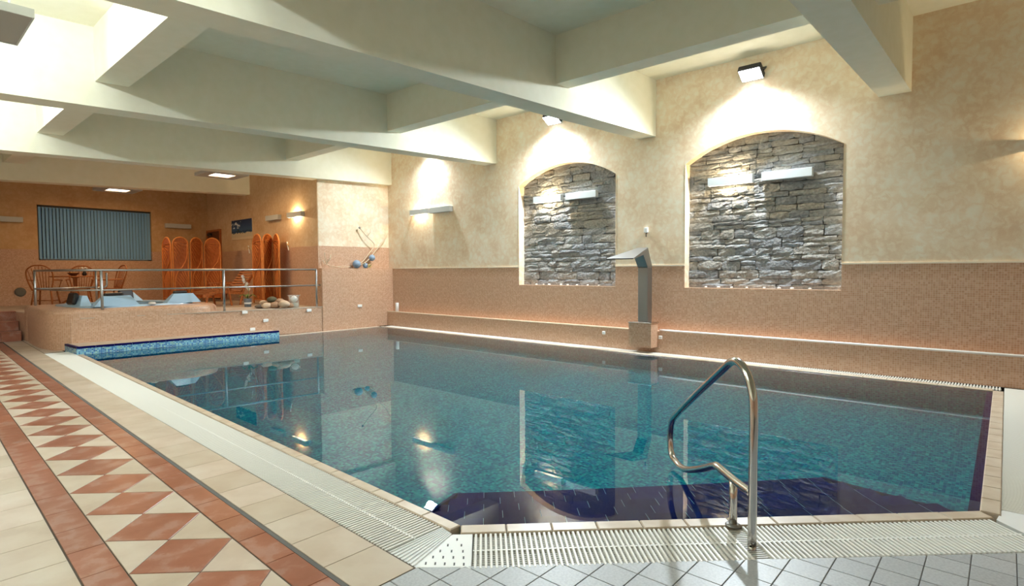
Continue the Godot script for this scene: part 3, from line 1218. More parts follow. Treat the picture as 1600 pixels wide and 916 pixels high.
func _lamps() -> void:
	# floodlights high on the right wall
	var flood_labels := ["black floodlight glaring high on the wall above the arched niche nearest the handrail", "black floodlight glaring high on the wall above the arched niche behind the spout", "black floodlight hidden behind a beam above the pair of sconces on plaster"]
	for k in 3:
		var z: float = [-3.04, -6.9, -10.75][k]
		var t := thing("floodlight", flood_labels[k], "floodlight", Vector3(9.05, 4.47, z), 0.0, "floodlights on the niche wall")
		var dir := Vector3(-0.5, -0.86, 0).normalized()
		var b := Basis.looking_at(dir, Vector3.UP)
		var s := mb()
		bevel_box(s, Vector3(0, 0, 0) - dir * 0.03, Vector3(0.34, 0.25, 0.1), 0.015, b)
		obj("housing", s, M.dark, t)
		s = mb()
		bevel_box(s, dir * 0.024, Vector3(0.31, 0.22, 0.008), 0.002, b)
		obj("lamp_glass", s, M.lamp_cool, t)
		s = mb()
		bar(s, Vector3(0.02, 0.02, -0.18), Vector3(0.14, 0.1, -0.18), 0.03, 0.008, Vector3(0, 0, 1))
		bar(s, Vector3(0.02, 0.02, 0.18), Vector3(0.14, 0.1, 0.18), 0.03, 0.008, Vector3(0, 0, 1))
		bar(s, Vector3(0.143, 0.1, -0.185), Vector3(0.143, 0.1, 0.185), 0.03, 0.01)
		obj("bracket", s, M.dark, t)
		spot(dir * 0.05, dir, 80.0, COOL, E_FLOOD * [1.0, 1.0, 0.42][k], 0.1, t)
	# suspended uplighters in the bays on the left
	var up_labels := ["grey square uplighter hanging in the ceiling bay over the patterned deck", "grey square uplighter hanging in the bay over the viewer's end of the deck", "grey square uplighter hanging in the bay nearest the hot tub"]
	for k in 3:
		var z: float = [-6.75, -2.9, -10.6][k]
		uplighter(Vector3(0.53, 3.64, z), up_labels[k], true)
	# the two panels in the lounge behind
	uplighter(Vector3(5.47, 3.72, -13.95), "square ceiling panel with bright centre in front of the far beam", false)
	uplighter(Vector3(4.2, 3.57, -17.3), "square ceiling panel with bright centre above the window blind", false)
	# box sconces
	sconce(Vector3(XW + 0.1, 2.9, -3.43), 0.0, true, "lit white box sconce on the stone of the niche nearest the handrail")
	sconce(Vector3(XW + 0.1, 2.9, -2.57), 0.0, false, "unlit white box sconce on the stone of the niche nearest the handrail")
	sconce(Vector3(XW + 0.1, 2.93, -7.2), 0.0, true, "lit white box sconce on the stone of the niche behind the spout")
	sconce(Vector3(XW + 0.1, 2.93, -6.36), 0.0, false, "unlit white box sconce on the stone of the niche behind the spout")
	sconce(Vector3(XW - 0.05, 2.94, -11.17), 0.0, true, "lit white box sconce on cream plaster near the corner")
	sconce(Vector3(XW - 0.05, 2.94, -10.37), 0.0, false, "unlit white box sconce on cream plaster beside a lit one")
	sconce(Vector3(XW - 0.05, 2.92, 0.48), 0.0, true, "lit white box sconce on plaster at the end of the niche wall")
	sconce(Vector3(XS - 0.05, 2.89, -14.75), 0.0, false, "unlit white box sconce on the lounge wall beside the poster")
	sconce(Vector3(XS - 0.05, 2.89, -13.55), 0.0, true, "lit white box sconce on the lounge wall above the rattan screen")
	sconce(Vector3(6.25, 2.88, ZE + 0.06), PI / 2, false, "unlit white box sconce on the end wall between window and door")
	sconce(Vector3(2.22, 2.84, ZE + 0.06), PI / 2, false, "unlit white box sconce on the end wall beyond the window")


func uplighter(at: Vector3, label: String, lit: bool) -> void:
	var t := thing("hanging_luminaire", label, "ceiling light", at, 0.0, "square luminaires")
	var w := 0.43
	var s := mb()
	# tray: four sides round an open middle that holds the diffuser
	for q in [[-w, -w, w, -0.23], [-w, 0.23, w, w], [-w, -0.23, -0.23, 0.23], [0.23, -0.23, w, 0.23]]:
		box(s, Vector3(q[0], 0.0, q[1]), Vector3(q[2], 0.04, q[3]))
	obj("tray", s, M.grey_panel, t)
	s = mb()
	for q in [[-w, -w - 0.012, w, -w], [-w, w, w, w + 0.012], [-w - 0.012, -w - 0.012, -w, w + 0.012], [w, -w - 0.012, w + 0.012, w + 0.012]]:
		box(s, Vector3(q[0], -0.005, q[1]), Vector3(q[2], 0.07, q[3]))
	obj("frame", s, M.white_metal, t)
	s = mb()
	box(s, Vector3(-0.23, 0.012, -0.23), Vector3(0.23, 0.03, 0.23))
	obj("lamp_diffuser", s, M.lamp_dim if lit else M.lamp_panel, t)
	var ceil := roof(at.x) - at.y
	for k in [[-0.3, -0.3], [0.3, -0.3], [-0.3, 0.3], [0.3, 0.3]]:
		s = mb(true)
		tube(s, [Vector3(k[0], 0.04, k[1]), Vector3(k[0], ceil + 0.02, k[1])], 0.008, 6)
		obj("suspension_rod", s, M.white_metal, t)
	if lit:
		s = mb(true)
		tube(s, [Vector3(0, 0.04, 0), Vector3(0, 0.38, 0)], 0.02, 8)
		obj("lamp_stem", s, M.white_metal, t)
		s = mb(true)
		lathe(s, [Vector2(0.0, 0.38), Vector2(0.03, 0.385), Vector2(0.04, 0.43), Vector2(0.04, 0.5), Vector2(0.025, 0.54), Vector2(0.0, 0.55)], Vector3.ZERO, 12)
		obj("bulb", s, M.lamp_cool, t)
		omni(Vector3(0, 0.465, 0), COOL, E_UP, 0.04, t)
		area(Vector3(0, 0.005, 0), Vector3.DOWN, Vector2(0.44, 0.44), COOL, E_DOWN, t)
	else:
		area(Vector3(0, 0.005, 0), Vector3.DOWN, Vector2(0.44, 0.44), Color(1.0, 0.8, 0.56), E_PANEL, t)


func sconce(at: Vector3, turn: float, lit: bool, label: String) -> void:
	# an open-ended white sleeve; length along z before turning
	var t := thing("wall_sconce", label, "sconce", at, turn, "white box sconces")
	var l := 0.36
	var h := 0.065
	var d := 0.05
	var s := mb()
	bevel_box(s, Vector3(-d + 0.004, 0, 0), Vector3(0.008, 2 * h, 2 * l), 0.002)
	obj("front_plate", s, M.white_metal, t)
	s = mb()
	bevel_box(s, Vector3(d - 0.004, 0, 0), Vector3(0.008, 2 * h, 2 * l), 0.002)
	obj("back_plate", s, M.white_metal, t)
	for e in [-1, 1]:
		s = mb()
		bevel_box(s, Vector3(0, 0, e * (l - 0.004)), Vector3(2 * d - 0.016, 2 * h, 0.008), 0.002)
		obj("end_plate", s, M.white_metal, t)
	s = mb(true)
	tube(s, [Vector3(0, 0, -0.1), Vector3(0, 0, 0.1)], 0.012, 8)
	obj("bulb", s, M.lamp_warm if lit else M.white_metal, t)
	if not lit:
		s = mb()
		box(s, Vector3(-d + 0.01, h - 0.012, -l + 0.01), Vector3(d - 0.01, h - 0.006, l - 0.01))
		box(s, Vector3(-d + 0.01, -h + 0.006, -l + 0.01), Vector3(d - 0.01, -h + 0.012, l - 0.01))
		obj("cover", s, M.white_metal, t)
	else:
		omni(Vector3(0, 0, 0), WARM, E_SCONCE, 0.012, t)


# ------------------------------------------------------------------ chrome handrail at the steps
func _handrail() -> void:
	var p1 := Vector3(2.99, 0.0, -0.971)
	var n := Vector3(0.716, 0, -0.7).normalized()
	var t := thing("pool_handrail", "polished chrome handrail loop standing on the grating by the pool steps", "handrail", p1)
	var raw := [[0.0, 0.0], [0.0, 0.4], [0.0, 0.72], [0.03, 0.83], [0.1, 0.91], [0.19, 0.94], [0.27, 0.925], [0.36, 0.875], [0.75, 0.645], [1.16, 0.395], [1.255, 0.32], [1.29, 0.24], [1.294, 0.16], [1.265, 0.075], [1.19, 0.045], [1.0, 0.05], [0.72, 0.15], [0.5, 0.248], [0.43, 0.266], [0.2, 0.266], [0.0, 0.276]]
	var pts := []
	for q in raw:
		pts.append(n * q[0] + Vector3(0, q[1], 0))
	var s := mb(true)
	tube(s, smooth_path(pts, 4), 0.0225, 14)
	obj("rail", s, M.steel, t)
	s = mb(true)
	tube(s, [n * 0.226 + Vector3(0, 0.0, 0), n * 0.226 + Vector3(0, 0.13, 0), n * 0.226 + Vector3(0, 0.262, 0)], 0.0225, 14)
	obj("post", s, M.steel, t)
	for q in [0.0, 0.226]:
		s = mb(true)
		lathe(s, [Vector2(0.0, 0.0), Vector2(0.042, 0.0), Vector2(0.042, 0.006), Vector2(0.03, 0.014), Vector2(0.0, 0.014)], n * q + Vector3(0, 0.004 if q > 0.1 else -0.03, 0), 16)
		obj("flange", s, M.brushed, t)
	s = mb(true)
	tube(s, [Vector3(0, -0.08, 0), Vector3(0, 0.01, 0)], 0.0225, 14)
	obj("foot", s, M.steel, t)


# ------------------------------------------------------------------ water spout on the ledge
func _shower() -> void:
	var ped := thing("spout_pedestal", "peach mosaic block carrying the steel water spout at the niche wall", "pedestal")
	var s := mb()
	box(s, Vector3(8.76, 0.1, -4.99), Vector3(XL + 0.01, 0.52, -4.56))
	obj("block", s, M.mosaic, ped)
	s = mb()
	bevel_box(s, Vector3(8.895, 0.528, -4.775), Vector3(0.29, 0.016, 0.45), 0.003)
	obj("cap_plate", s, M.steel, ped)
	var t := thing("water_spout", "brushed steel water spout with a wide flat lip on a mosaic block", "spout", Vector3(8.86, 0.536, -4.73))
	s = mb()
	bevel_box(s, Vector3(0, 0.48, 0), Vector3(0.17, 0.96, 0.19), 0.012)
	obj("column", s, M.brushed, t)
	# the neck leans out over the pool
	s = mb()
	var lo := []
	var hi := []
	for k in [[-0.085, -0.095], [0.085, -0.095], [0.085, 0.095], [-0.085, 0.095]]:
		lo.append(Vector3(k[0], 0.955, k[1]))
		hi.append(Vector3(k[0] * 0.95 - 0.16, 1.17 + (0.12 if k[0] > 0 else 0.0), k[1]))
	loft(s, lo, hi)
	obj("neck", s, M.brushed, t)
	s = mb()
	var a := [Vector3(-0.24, 1.165, -0.095), Vector3(-0.24, 1.165, 0.095), Vector3(-0.08, 1.295, 0.095), Vector3(-0.08, 1.295, -0.095)]
	var b := [Vector3(-0.86, 1.085, -0.26), Vector3(-0.86, 1.085, 0.26), Vector3(-0.86, 1.1, 0.26), Vector3(-0.86, 1.1, -0.26)]
	loft(s, a, b)
	obj("lip", s, M.brushed, t)
	s = mb()
	box(s, Vector3(-0.864, 1.082, -0.25), Vector3(-0.856, 1.097, 0.25))
	obj("outlet_slot", s, M.black, t)


# ------------------------------------------------------------------ hot tub
func _hot_tub() -> void:
	var block := thing("tub_surround", "rounded peach mosaic block enclosing the hot tub", "tub surround")
	# footprint, counter-clockwise seen from above
	var foot := [Vector2(2.3, -15.68), Vector2(2.09, -15.5), Vector2(2.05, -15.0), Vector2(2.03, -14.3), Vector2(2.05, -13.75), Vector2(2.13, -13.35), Vector2(2.3, -13.12), Vector2(2.55, -13.0), Vector2(3.4, -12.87), Vector2(4.3, -12.75), Vector2(4.62, -12.78), Vector2(4.86, -12.95), Vector2(4.97, -13.25), Vector2(4.98, -14.4), Vector2(4.9, -15.3), Vector2(4.6, -15.65)]
	var mid := Vector2(3.6, -14.5)
	var s := mb(true)
	var prof := [[0.0, 0.0], [0.0, 0.66], [0.012, 0.71], [0.045, 0.745], [0.1, 0.76], [0.3, 0.762]]
	var rings := []
	for q in prof:
		var ring := []
		for p in foot:
			var pp: Vector2 = p + (mid - p).normalized() * q[0]
			ring.append(Vector3(pp.x, q[1], pp.y))
		rings.append(smooth_path(ring, 4, true))
	for i in rings.size() - 1:
		var n: int = rings[i].size()
		for k in n:
			var l := (k + 1) % n
			quad(s, rings[i][k], rings[i][l], rings[i + 1][l], rings[i + 1][k], Vector3(mid.x, 0.2, mid.y))
	obj("mosaic_skin", s, M.mosaic, block)
	s = mb()
	var hole := []
	var t_turn := -0.17
	var centre := Vector3(3.68, 0.762, -14.3)
	var last: Array = rings[rings.size() - 1]
	var n2 := last.size()
	for k in n2:
		var l := (k + 1) % n2
		var a: Vector3 = last[k]
		var b: Vector3 = last[l]
		var c := centre + (b - centre) * 0.72
		var d := centre + (a - centre) * 0.72
		quad(s, a, b, c, d, Vector3(mid.x, 0.0, mid.y))
	obj("mosaic_top", s, M.mosaic, block)

	var tub := thing("hot_tub", "pale blue acrylic hot tub with raised headrests and black pillows", "hot tub", Vector3(3.55, 0.75, -14.25), 0.16)
	# shell: a ring of profiles over a rounded square
	var sections := [[1.02, -0.02], [1.02, 0.03], [1.0, 0.045], [0.88, 0.045], [0.83, 0.02], [0.76, -0.2], [0.68, -0.45], [0.0, -0.47]]
	s = mb(true)
	var prev := []
	for q in sections:
		var ring := []
		for k in 40:
			var a := TAU * k / 40.0
			var cx := signf(cos(a)) * pow(absf(cos(a)), 0.38)
			var cz := signf(sin(a)) * pow(absf(sin(a)), 0.38)
			ring.append(Vector3(cx * q[0] * 1.03, q[1], cz * q[0]))
		if prev:
			for k in 40:
				var l := (k + 1) % 40
				quad(s, prev[k], prev[l], ring[l], ring[k], Vector3(0, -2.0, 0))
		prev = ring
	obj("shell", s, M.acrylic, tub)
	# headrests: [x, z, turn, half width]
	for h in [[-0.58, 0.9, 0.0, 0.3], [0.7, 0.9, 0.0, 0.26], [-0.92, 0.1, PI / 2, 0.28], [0.35, -0.92, PI, 0.26]]:
		var b := Basis(Vector3.UP, h[2])
		var at := Vector3(h[0], 0.04, h[1])
		s = mb()
		var lo := []
		var hi := []
		for k in [[-1, -1], [1, -1], [1, 1], [-1, 1]]:
			lo.append(at + b * Vector3(k[0] * (h[3] + 0.1), 0, k[1] * 0.1))
			hi.append(at + b * Vector3(k[0] * (h[3] - 0.06), 0.2, k[1] * 0.04 + 0.04))
		loft(s, lo, hi)
		var head := obj("headrest", s, M.acrylic, tub)
		s = mb()
		bevel_box(s, at + b * Vector3(0, 0.14, -0.085), Vector3(h[3] * 1.15, 0.24, 0.08), 0.028, b * Basis(Vector3.RIGHT, 0.25))
		obj("pillow", s, M.black, head)
	s = mb(true)
	lathe(s, [Vector2(0.0, 0.0), Vector2(0.07, 0.0), Vector2(0.07, 0.03), Vector2(0.05, 0.045), Vector2(0.0, 0.05)], Vector3(0.05, 0.04, 1.0), 16)
	obj("air_control", s, M.white_plastic, tub)


# ------------------------------------------------------------------ platform railing
func _railing() -> void:
	var t := thing("platform_railing", "brushed metal railing with two bars along the platform and hot tub", "railing")
	var posts := [Vector3(2.2, 0.75, -15.35), Vector3(2.84, 0.762, -12.98), Vector3(4.98, PLAT, -12.74), Vector3(7.02, PLAT, -12.5)]
	for p in posts:
		var s := mb(true)
		tube(s, [p - Vector3(0, 0.02, 0), Vector3(p.x, 1.0, p.z), Vector3(p.x, 1.495, p.z)], 0.024, 10)
		obj("post", s, M.alu, t)
	for y in [1.497, 1.115]:
		var s := mb(true)
		var q := [Vector3(2.2, y, -15.35), Vector3(2.22, y, -14.6), Vector3(2.28, y, -13.7), Vector3(2.45, y, -13.2), Vector3(2.84, y, -12.98), Vector3(4.98, y, -12.74), Vector3(7.02, y, -12.5)]
		tube(s, q, 0.022 if y > 1.3 else 0.017, 10)
		obj("rail", s, M.alu, t)
		s = mb(true)
		tube(s, [Vector3(2.2, y, -15.35), Vector3(2.7, y, -15.5), Vector3(3.32, y, -15.62)], 0.022 if y > 1.3 else 0.017, 10)
		obj("rail", s, M.alu, t)
	var s := mb(true)
	tube(s, [Vector3(3.32, 0.74, -15.62), Vector3(3.32, 1.1, -15.62), Vector3(3.32, 1.497, -15.62)], 0.024, 10)
	obj("post", s, M.alu, t)
	s = mb(true)
	tube(s, smooth_path([Vector3(3.32, 1.1, -15.62), Vector3(3.42, 1.1, -15.62), Vector3(3.5, 1.13, -15.62), Vector3(3.52, 1.2, -15.62), Vector3(3.52, 1.45, -15.62)], 3), 0.022, 10)
	obj("grab_handle", s, M.alu, t)
	s = mb(true)
	tube(s, [Vector3(7.02, 1.115, -12.5), Vector3(XS + 0.01, 1.115, -12.5)], 0.015, 8)
	obj("wall_tie", s, M.alu, t)


# ------------------------------------------------------------------ window with its blind
func _window() -> void:
	var w := structure("window_1")
	var z := ZE - 0.16
	for q in [[2.88, 1.79, 5.54, 1.85], [2.88, 3.21, 5.54, 3.27], [2.88, 1.79, 2.94, 3.27], [5.48, 1.79, 5.54, 3.27], [4.18, 1.79, 4.24, 3.27]]:
		wall_panel(w, "frame", M.white_metal, Vector3(q[0], q[1], z - 0.05), Vector3(q[2], q[3], z))
	for q in [[2.94, 4.18], [4.24, 5.48]]:
		wall_panel(w, "pane", M.glass, Vector3(q[0], 1.85, z - 0.03), Vector3(q[1], 3.21, z - 0.022))
	var t := thing("vertical_blind", "closed blue-grey vertical louvre blind hanging in the window", "blind", Vector3(4.21, 3.24, ZE - 0.04))
	var s := mb()
	bevel_box(s, Vector3(0, 0.0, 0), Vector3(2.62, 0.04, 0.045), 0.006)
	obj("head_rail", s, M.dark, t)
	s = mb()
	bevel_box(s, Vector3(0, -0.72, 0), Vector3(0.082, 1.4, 0.003), 0.0008)
	s.generate_normals()
	var slat := s.commit()
	for k in 34:
		var o := obj_mesh("slat", slat, M.blind, t)
		o.position = Vector3(-1.27 + k * 2.54 / 33.0, 0, 0)
		o.rotation.y = deg_to_rad(36.0 + 3.0 * sin(k * 1.7) - 0.45 * k)
	# door in the corner of the lounge
	var d := structure("door_1")
	var x := XS
	wall_panel(d, "leaf", M.wood_dark, Vector3(x - 0.03, PLAT, -19.3), Vector3(x + 0.02, 2.72, -18.36))
	wall_panel(d, "frame", M.wood, Vector3(x - 0.05, PLAT, -19.37), Vector3(x + 0.02, 2.78, -19.3))
	wall_panel(d, "frame", M.wood, Vector3(x - 0.05, PLAT, -18.36), Vector3(x + 0.02, 2.78, -18.29))
	wall_panel(d, "frame", M.wood, Vector3(x - 0.05, 2.72, -19.3), Vector3(x + 0.02, 2.78, -18.36))
	wall_panel(d, "closer", M.dark, Vector3(x - 0.09, 2.6, -19.2), Vector3(x - 0.03, 2.67, -18.95))


# ------------------------------------------------------------------ lounge furniture
func rattan_screen(hinges: Array, label: String) -> void:
	var t := thing("folding_screen", label, "folding screen", Vector3.ZERO, 0.0, "rattan folding screens")
	var h := 1.84
	for k in hinges.size() - 1:
		var a: Vector3 = hinges[k]
		var b: Vector3 = hinges[k + 1]
		var d := (b - a).normalized()
		var w := a.distance_to(b) - 0.03
		var p := part_node("panel", t, a + d * 0.015)
		var nrm := d.cross(Vector3.UP).normalized()
		p.basis = Basis(d, Vector3.UP, nrm)
		# frame with an arched head
		var out := []
		out.append(Vector3(0.02, 0.03, 0))
		out.append(Vector3(0.02, 0.8, 0))
		out.append(Vector3(0.02, h - w * 0.5, 0))
		for i in range(1, 10):
			var an := PI - PI * i / 10.0
			out.append(Vector3(w / 2 + cos(an) * (w / 2 - 0.02), h - w * 0.5 + sin(an) * (w / 2 - 0.02), 0))
		out.append(Vector3(w - 0.02, h - w * 0.5, 0))
		out.append(Vector3(w - 0.02, 0.8, 0))
		out.append(Vector3(w - 0.02, 0.03, 0))
		var s := mb(true)
		tube(s, out, 0.02, 8)
		tube(s, [Vector3(0.02, 0.12, 0), Vector3(w - 0.02, 0.12, 0)], 0.015, 6)
		obj("frame", s, M.rattan, p)
		# woven backing
		s = mb()
		var lo := []
		var hi := []
		for i in out.size():
			var q: Vector3 = out[i]
			q.y = maxf(q.y, 0.13)
			lo.append(q - Vector3(0, 0, 0.004))
			hi.append(q + Vector3(0, 0, 0.004))
		loft(s, lo, hi)
		obj("backing", s, M.rattan_dark, p)
		# the S-shaped cane that divides it, and the slanting canes
		var curve := [Vector3(w - 0.04, h - w * 0.5, 0), Vector3(w - 0.06, 1.25, 0), Vector3(w * 0.62, 1.02, 0), Vector3(w * 0.3, 0.85, 0), Vector3(0.06, 0.62, 0), Vector3(0.05, 0.3, 0)]
		for sd in [-1.0, 1.0]:
			var off := Vector3(0, 0, 0.012 * sd)
			s = mb(true)
			var c2 := []
			for q in smooth_path(curve, 4):
				c2.append(q + off)
			tube(s, c2, 0.014, 6)
			obj("cane", s, M.rattan, p)
			for i in 7:
				var f := (i + 0.5) / 7.0
				s = mb(true)
				var y0 := lerpf(1.0, h - 0.12, f)
				var p0 := Vector3(0.05, minf(y0 + 0.28, h - w * 0.42), 0) + off
				var p1 := Vector3(lerpf(0.35, 0.92, f) * w, y0 - 0.02, 0) + off
				tube(s, [p0, (p0 + p1) / 2 + Vector3(-0.02, 0.03, 0.004 * sd), p1], 0.007, 5)
				obj("cane", s, M.rattan, p)
			for i in 6:
				var f := (i + 0.5) / 6.0
				s = mb(true)
				var p0 := Vector3(lerpf(0.12, 0.7, f) * w, lerpf(0.62, 0.95, f), 0) + off
				var p1 := Vector3(minf(p0.x + 0.22, w - 0.05), maxf(p0.y - 0.5, 0.16), 0) + off
				tube(s, [p0, (p0 + p1) / 2 + Vector3(0.04, 0.02, 0.004 * sd), p1], 0.007, 5)
				obj("cane", s, M.rattan, p)


func chair(at: Vector3, turn: float, label: String) -> void:
	var t := thing("dining_chair", label, "chair", at, turn, "wooden chairs at the lounge table")
	var s := mb()
	loft(s, [Vector3(-0.2, 0.42, -0.2), Vector3(0.2, 0.42, -0.2), Vector3(0.23, 0.42, 0.22), Vector3(-0.23, 0.42, 0.22)], [Vector3(-0.21, 0.455, -0.21), Vector3(0.21, 0.455, -0.21), Vector3(0.24, 0.455, 0.23), Vector3(-0.24, 0.455, 0.23)])
	obj("seat", s, M.wood, t)
	for k in [[-1, -1], [1, -1], [1, 1], [-1, 1]]:
		s = mb(true)
		tube(s, [Vector3(k[0] * 0.22, 0.0, k[1] * 0.22), Vector3(k[0] * 0.17, 0.43, k[1] * 0.16)], 0.019, 8)
		obj("leg", s, M.wood, t)
	s = mb(true)
	tube(s, [Vector3(-0.2, 0.17, 0), Vector3(0.2, 0.17, 0)], 0.012, 6)
	tube(s, [Vector3(-0.2, 0.17, -0.2), Vector3(-0.2, 0.17, 0.2)], 0.012, 6)
	tube(s, [Vector3(0.2, 0.17, -0.2), Vector3(0.2, 0.17, 0.2)], 0.012, 6)
	obj("stretcher", s, M.wood, t)
	# fan back
	s = mb(true)
	var bow := [Vector3(-0.2, 0.45, -0.19), Vector3(-0.26, 0.7, -0.25), Vector3(-0.25, 0.9, -0.3), Vector3(-0.13, 1.01, -0.33), Vector3(0, 1.03, -0.335), Vector3(0.13, 1.01, -0.33), Vector3(0.25, 0.9, -0.3), Vector3(0.26, 0.7, -0.25), Vector3(0.2, 0.45, -0.19)]
	tube(s, smooth_path(bow, 3), 0.017, 8)
	obj("back_bow", s, M.wood, t)
	for i in 7:
		var f := (i - 3) / 3.0
		s = mb(true)
		tube(s, [Vector3(f * 0.14, 0.45, -0.19), Vector3(f * 0.21, 1.01 - 0.1 * f * f, -0.325)], 0.008, 6)
		obj("spindle", s, M.wood, t)
	for e in [-1, 1]:
		s = mb(true)
		tube(s, smooth_path([Vector3(e * 0.255, 0.68, -0.24), Vector3(e * 0.29, 0.67, 0.0), Vector3(e * 0.27, 0.66, 0.2)], 3), 0.016, 8)
		tube(s, [Vector3(e * 0.22, 0.45, 0.15), Vector3(e * 0.275, 0.66, 0.15)], 0.01, 6)
		obj("arm", s, M.wood, t)


func _furniture() -> void:
	var hs := []
	for q in [[254, 15.95], [269, 15.5], [297, 15.75], [318.5, 16.15], [347, 16.1]]:
		hs.append(on_floor(q[0], q[1], PLAT))
	rattan_screen(hs, "four-panel rattan folding screen in front of the lounge door")
	hs = []
	for q in [[395, 14.8], [410.5, 14.35], [427.5, 14.8], [437.5, 14.32]]:
		hs.append(on_floor(q[0], q[1], PLAT))
	rattan_screen(hs, "three-panel rattan folding screen against the lounge side wall")
	# table with chairs
	var tp := on_floor(117, 14.3, PLAT)
	var t := thing("dining_table", "round wooden table between fan-back chairs under the window", "table", tp)
	var s := mb(true)
	lathe(s, [Vector2(0.0, 0.74), Vector2(0.5, 0.74), Vector2(0.52, 0.755), Vector2(0.5, 0.77), Vector2(0.0, 0.77)], Vector3.ZERO, 28)
	obj("table_top", s, M.wood, t)
	s = mb(true)
	lathe(s, [Vector2(0.0, 0.08), Vector2(0.06, 0.08), Vector2(0.05, 0.2), Vector2(0.08, 0.32), Vector2(0.04, 0.5), Vector2(0.05, 0.7), Vector2(0.1, 0.74), Vector2(0.0, 0.74)], Vector3.ZERO, 14)
	obj("pedestal", s, M.wood, t)
	for k in 4:
		s = mb(true)
		var d := Vector3(cos(k * PI / 2 + 0.5), 0, sin(k * PI / 2 + 0.5))
		tube(s, smooth_path([Vector3(0, 0.2, 0) + d * 0.04, Vector3(0, 0.16, 0) + d * 0.16, Vector3(0, 0.03, 0) + d * 0.36], 3), 0.024, 8)
		obj("foot", s, M.wood, t)
	var toward := func(p: Vector3) -> float: return atan2(tp.x - p.x, tp.z - p.z)
	var ca := on_floor(70, 13.75, PLAT)
	chair(ca, atan2(0.5, -0.86), "fan-back wooden chair at the table end beside the railing corner")
	var cb := on_floor(170, 14.1, PLAT)
	chair(cb, atan2(-1.0, 0.15), "fan-back wooden chair at the table side towards the rattan screens")
	var cc := tp + Vector3(0.25, 0, -0.75)
	chair(cc, toward.call(cc), "fan-back wooden chair between the table and the window wall")
	# on the table
	s = mb(true)
	lathe(s, [Vector2(0.0, 0.0), Vector2(0.05, 0.0), Vector2(0.11, 0.05), Vector2(0.13, 0.08), Vector2(0.115, 0.08), Vector2(0.05, 0.02), Vector2(0.0, 0.015)], Vector3.ZERO, 18)
	var bowl := top("fruit_bowl", s, M.wood_dark, "dark wooden fruit bowl on the round table", "bowl")
	bowl.position = tp + Vector3(-0.05, 0.77, 0.1)
	for k in 4:
		s = mb(true)
		ball(s, Vector3.ZERO, Vector3(0.036, 0.034, 0.036), 8, 12)
		var fr := top("yellow_fruit", s, plain(c8(226, 168, 52), 0.45), "yellow fruit in the bowl on the round table", "fruit", "fruit in the bowl")
		fr.position = bowl.position + Vector3(0.045 * cos(k * 1.6), 0.055, 0.045 * sin(k * 1.6))
	var vase := thing("flower_vase", "small dark vase with white flowers on the round table", "vase", tp + Vector3(0.2, 0.77, -0.02))
	s = mb(true)
	lathe(s, [Vector2(0.0, 0.0), Vector2(0.04, 0.0), Vector2(0.055, 0.05), Vector2(0.03, 0.1), Vector2(0.035, 0.12), Vector2(0.0, 0.12)], Vector3.ZERO, 14)
	obj("pot", s, M.black, vase)
	for k in 5:
		s = mb(true)
		var d := Vector3(cos(k * 1.26) * 0.05, 0.19 + 0.02 * (k % 2), sin(k * 1.26) * 0.05)
		tube(s, [Vector3(0, 0.1, 0), d], 0.004, 5)
		obj("stem", s, plain(c8(70, 90, 40), 0.7), vase)
		s = mb(true)
		ball(s, d, Vector3(0.022, 0.018, 0.022), 6, 8)
		obj("flower", s, M.white_plastic, vase)
	_lounger()


func _lounger() -> void:
	var foot := on_floor(303, 13.55, PLAT)
	var head := on_floor(398, 15.15, PLAT)
	var d := (head - foot).normalized()
	var turn := atan2(-d.z, d.x)
	var t := thing("wooden_lounger", "slatted wooden lounge chair with raised backrest behind the pebbles", "lounger", foot, turn)
	# local x runs from foot to head
	for e in [-0.29, 0.29]:
		var s := mb()
		bar(s, Vector3(0.0, 0.26, e), Vector3(0.45, 0.36, e), 0.03, 0.07)
		bar(s, Vector3(0.45, 0.36, e), Vector3(1.1, 0.3, e), 0.03, 0.07)
		obj("side_rail", s, M.wood, t)
		s = mb()
		bar(s, Vector3(1.1, 0.3, e * 0.86), Vector3(1.62, 0.92, e * 0.86), 0.03, 0.06)
		obj("back_rail", s, M.wood, t)
		s = mb()
		bar(s, Vector3(0.62, 0.56, e * 1.12), Vector3(1.32, 0.58, e * 1.12), 0.06, 0.022)
		obj("arm", s, M.wood, t)
		for k in [[0.12, 0.05, 0.28], [0.66, 0.78, 0.55], [1.2, 1.02, 0.56]]:
			s = mb()
			bar(s, Vector3(k[1], 0.0, e * 1.06), Vector3(k[0], k[2], e * 1.06), 0.03, 0.045)
			obj("leg", s, M.wood, t)
	for k in 14:
		var x := 0.03 + k * 0.078
		var y := lerpf(0.285, 0.385, x / 0.45) if x < 0.45 else lerpf(0.385, 0.33, (x - 0.45) / 0.65)
		var s := mb()
		bar(s, Vector3(x, y + 0.02, -0.3), Vector3(x, y + 0.02, 0.3), 0.058, 0.018)
		obj("seat_slat", s, M.wood, t)
	for k in 9:
		var f := (k + 0.4) / 9.0
		var s := mb()
		var p := Vector3(lerpf(1.1, 1.6, f) - 0.02, lerpf(0.34, 0.94, f), 0)
		bar(s, p - Vector3(0, 0, 0.26), p + Vector3(0, 0, 0.26), 0.018, 0.055, Vector3(0.64, 0.77, 0))
		obj("back_slat", s, M.wood, t)


